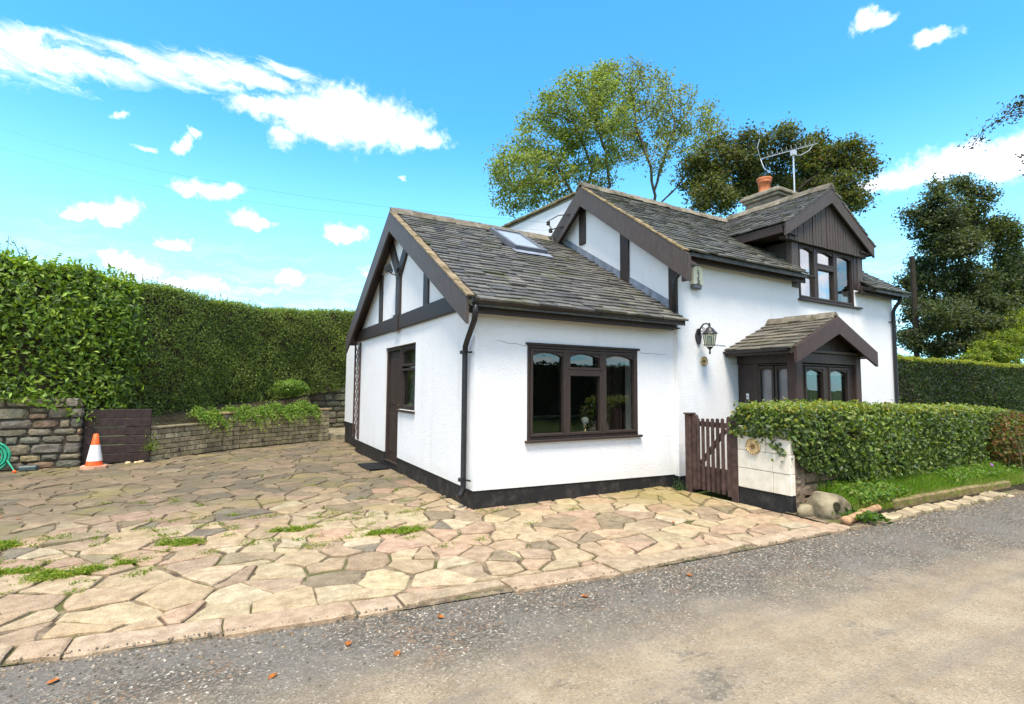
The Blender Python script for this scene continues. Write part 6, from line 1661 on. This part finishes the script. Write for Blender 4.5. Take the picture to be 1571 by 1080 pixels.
def trees():
    g = [(.18, .23, .045), (.24, .29, .06), (.30, .33, .08), (.125, .16, .034)]
    D = 21.
    # ash behind the ridge, left half: several stems
    bl = blobs_px([(795, 262, 50, 46, 1.3), (830, 215, 52, 52, 1.3), (868, 172, 52, 50, 1.3), (905, 150, 50, 46, 1.2), (900, 215, 56, 52, .9), (845, 275, 52, 45, 1.2), (800, 315, 44, 30, 1.1), (920, 270, 30, 40, .5), (770, 262, 26, 20, .8), (940, 170, 46, 46, 1.), (935, 225, 40, 40, .7), (930, 115, 34, 22, 1.)], D)
    b = px(905, 330, D); base = ground_below(b)
    tr = [[base, px(880, 300, D), px(845, 240, D)], [base, px(895, 318, D), px(908, 255, D), px(880, 190, D)], [base, px(910, 318, D), px(935, 285, D), px(930, 235, D), px(912, 180, D)]]
    tree('ash_tree', 'tall many stemmed tree with light green leaves behind the cottage ridge', base, bl, tr, .13, 25000, g, [3, 3, 1.6, 2], 'bark', n_attr=1100, step=.32, kill=.45, jit=.19, r0=.014, skinny=.85)
    bl = blobs_px([(960, 128, 50, 36, 1.2), (1000, 140, 46, 36, 1.1), (1035, 175, 50, 44, 1.), (1075, 188, 38, 38, .8), (1098, 192, 22, 28, .6), (1070, 225, 34, 30, .5), (985, 190, 52, 44, .75), (1030, 235, 44, 36, .45), (960, 235, 30, 30, .35), (1060, 235, 30, 26, .35)], D+1)
    b = px(1004, 330, D+1); base = ground_below(b)
    tr = [[base, px(1004, 300, D+1), px(998, 255, D+1), px(975, 190, D+1)], [px(1004, 292, D+1), px(1020, 240, D+1), px(1035, 195, D+1)], [px(1008, 318, D+1), px(1040, 285, D+1), px(1065, 250, D+1), px(1090, 210, D+1)]]
    tree('ash_tree', 'airy thin leaved tree with a pale forked trunk standing left of the chimney', base, bl, tr, .12, 11500, [(.17, .19, .04), (.23, .25, .055), (.28, .29, .07), (.12, .14, .03)], [3, 3, 1.6, 1.6], 'bark', n_attr=900, step=.32, kill=.45, jit=.17, r0=.014, skinny=.85)
    # dark oak behind the chimney
    D = 22.
    bl = blobs_px([(1075, 270, 36, 42, 1.2), (1110, 245, 44, 36, 1.2), (1155, 228, 44, 32, 1.2), (1205, 222, 42, 28, 1.1), (1255, 232, 44, 30, 1.1), (1305, 245, 42, 32, 1.1), (1330, 262, 22, 24, .7), (1245, 275, 52, 36, .9), (1300, 292, 36, 32, .9), (1155, 280, 56, 34, 1.), (1095, 305, 48, 24, 1.), (1190, 300, 50, 24, .8), (1318, 318, 16, 16, .4)], D)
    b = px(1200, 330, D); base = ground_below(b)
    tr = [[base, px(1200, 330, D), px(1180, 285, D), px(1130, 260, D)], [px(1200, 330, D), px(1225, 290, D), px(1270, 255, D)], [px(1195, 315, D), px(1200, 260, D)]]
    tree('oak_tree', 'broad dark olive tree spreading behind the chimney', base, bl, tr, .145, 42000, [(.080, .100, .024), (.12, .135, .03), (.055, .070, .018), (.16, .16, .04), (.16, .12, .038)], [3, 2.5, 3, 1, .5], 'bark_dark', n_attr=1300, step=.34, kill=.5, jit=.22, r0=.014, shell=.35)
    # ivy-clad tree at the right
    D = 24.
    bl = blobs_px([(1438, 292, 24, 20, 1.2), (1474, 284, 26, 18, 1.1), (1505, 300, 18, 18, .9), (1403, 332, 20, 20, 1.), (1445, 332, 34, 24, 1.3), (1500, 340, 30, 26, 1.2), (1393, 352, 10, 10, .5), (1425, 372, 26, 20, .9), (1478, 380, 40, 26, 1.1), (1555, 346, 15, 11, 1.), (1540, 338, 8, 6, .4), (1440, 425, 40, 32, 1.2), (1490, 440, 46, 36, 1.2), (1402, 470, 26, 30, 1.1), (1450, 490, 54, 34, 1.2), (1520, 490, 30, 36, 1.2), (1400, 520, 34, 26, 1.2), (1460, 525, 50, 22, 1.2), (1412, 420, 30, 34, 1.1), (1455, 375, 40, 34, 1.), (1395, 440, 20, 26, .9), (1540, 450, 34, 34, 1.), (1500, 520, 50, 24, 1.)], D)
    b = px(1440, 530, D); base = ground_below(b)
    tr = [[base, px(1440, 500, D), px(1430, 400, D), px(1425, 330, D)], [px(1440, 490, D), px(1470, 400, D), px(1480, 320, D)], [px(1478, 360, D), px(1520, 358, D), px(1550, 346, D)]]
    tree('ivy_clad_tree', 'tall dark ivy clad tree beyond the far end of the cottage', base, bl, tr, .15, 62000, [(.062, .082, .028), (.088, .108, .036), (.044, .058, .02), (.12, .135, .045), (.15, .16, .06)], [3, 2.5, 3, 1, .4], 'bark_dark', n_attr=1000, step=.42, kill=.6, jit=.24, r0=.014, shell=.3)
    D = 27.
    bl = blobs_px([(1545, 440, 40, 34, 1.), (1590, 430, 40, 40, 1.), (1530, 490, 40, 40, 1.), (1580, 500, 40, 40, 1.), (1560, 410, 26, 18, .7)], D)
    base = ground_below(px(1560, 520, D))
    tree('background_tree', 'low dark tree at the right edge behind the lime shrub', base, bl, [[base, px(1560, 480, D), px(1550, 440, D)]], .2, 17000, [(.032, .038, .014), (.048, .052, .018), (.024, .03, .012)], [3, 2, 2], 'bark_dark', n_attr=400, step=.5, kill=.7, jit=.35)
    # dark pole beside it
    D = 23.
    p = px(1403, 470, D); t = thing('utility_pole', 'dark wooden pole standing beside the ivy clad tree', 'pole', (p[0], p[1], -.1))
    q = px(1403, 392, D); MB().tube([(p[0], p[1], -.1), (p[0], p[1], q[2])], [.12, .10], 10).build('shaft', 'bark_dark', t)
    # branch of a tree standing off to the right, reaching into the picture
    t0 = px(1640, 200, 12.); base = ground_below(t0)
    bl = blobs_px([(1600, 255, 30, 22, 1.), (1560, 240, 12, 18, .35), (1640, 220, 40, 60, 1.4), (1690, 180, 70, 90, 1.6), (1500, 210, 12, 9, .05), (1470, 198, 5, 5, .03), (1535, 180, 16, 8, .05)], 12.)
    tree('overhanging_tree', 'bare twig ends of a roadside tree reaching in at the right edge', base, bl, [[base, px(1660, 220, 12), px(1640, 160, 12)], [px(1655, 200, 12), px(1600, 140, 12.), px(1571, 152, 12.), px(1535, 180, 12.), px(1505, 205, 12.), px(1493, 222, 12.)], [px(1655, 200, 12), px(1600, 215, 12), px(1575, 238, 12)]], .085, 5200, [(.05, .05, .02), (.07, .05, .03), (.09, .06, .03)], [2, 1, 1], 'bark_dark', n_attr=420, step=.16, kill=.22, jit=.12, r0=.006, infl=2.)
    t = thing('hedge', 'unseen field hedge added across the lane to block sky in the window glass', 'hedge', (8, -15, 0))  # added out of view to keep sky reflections out of the window
    hedge_face([(30, -15.5), (14, -15), (-4, -15.3)], 0, 2.6, 1.0, 9000, .16, .55, [(.06, .09, .02), (.09, .12, .025), (.10, .05, .025)], [3, 2, 1.5], 'leaf', t, bulge=.25)
    # trees across the lane (seen in the window glass)
    for (x, y, h, lab, pal) in ((11.5, -17, 11, 'copper leaved tree in the field across the lane', [(.10, .035, .025), (.14, .05, .03)]), (18, -20, 12., 'green field tree farther along the lane', [(.05, .08, .02), (.07, .10, .025)]), (5.5, -19, 10., 'green field tree opposite the forecourt', [(.05, .08, .02), (.08, .10, .025)])):
        tree('field_tree', lab, (x, y, 0), [(x, y, h*.62, h*.33, h*.33, h*.30, 1.)], [[(x, y, -.1), (x, y, h*.35)]], .3, 6500, pal, [1, 1], 'bark_dark', n_attr=300, step=.5, kill=.8, jit=.45, infl=8)
trees()
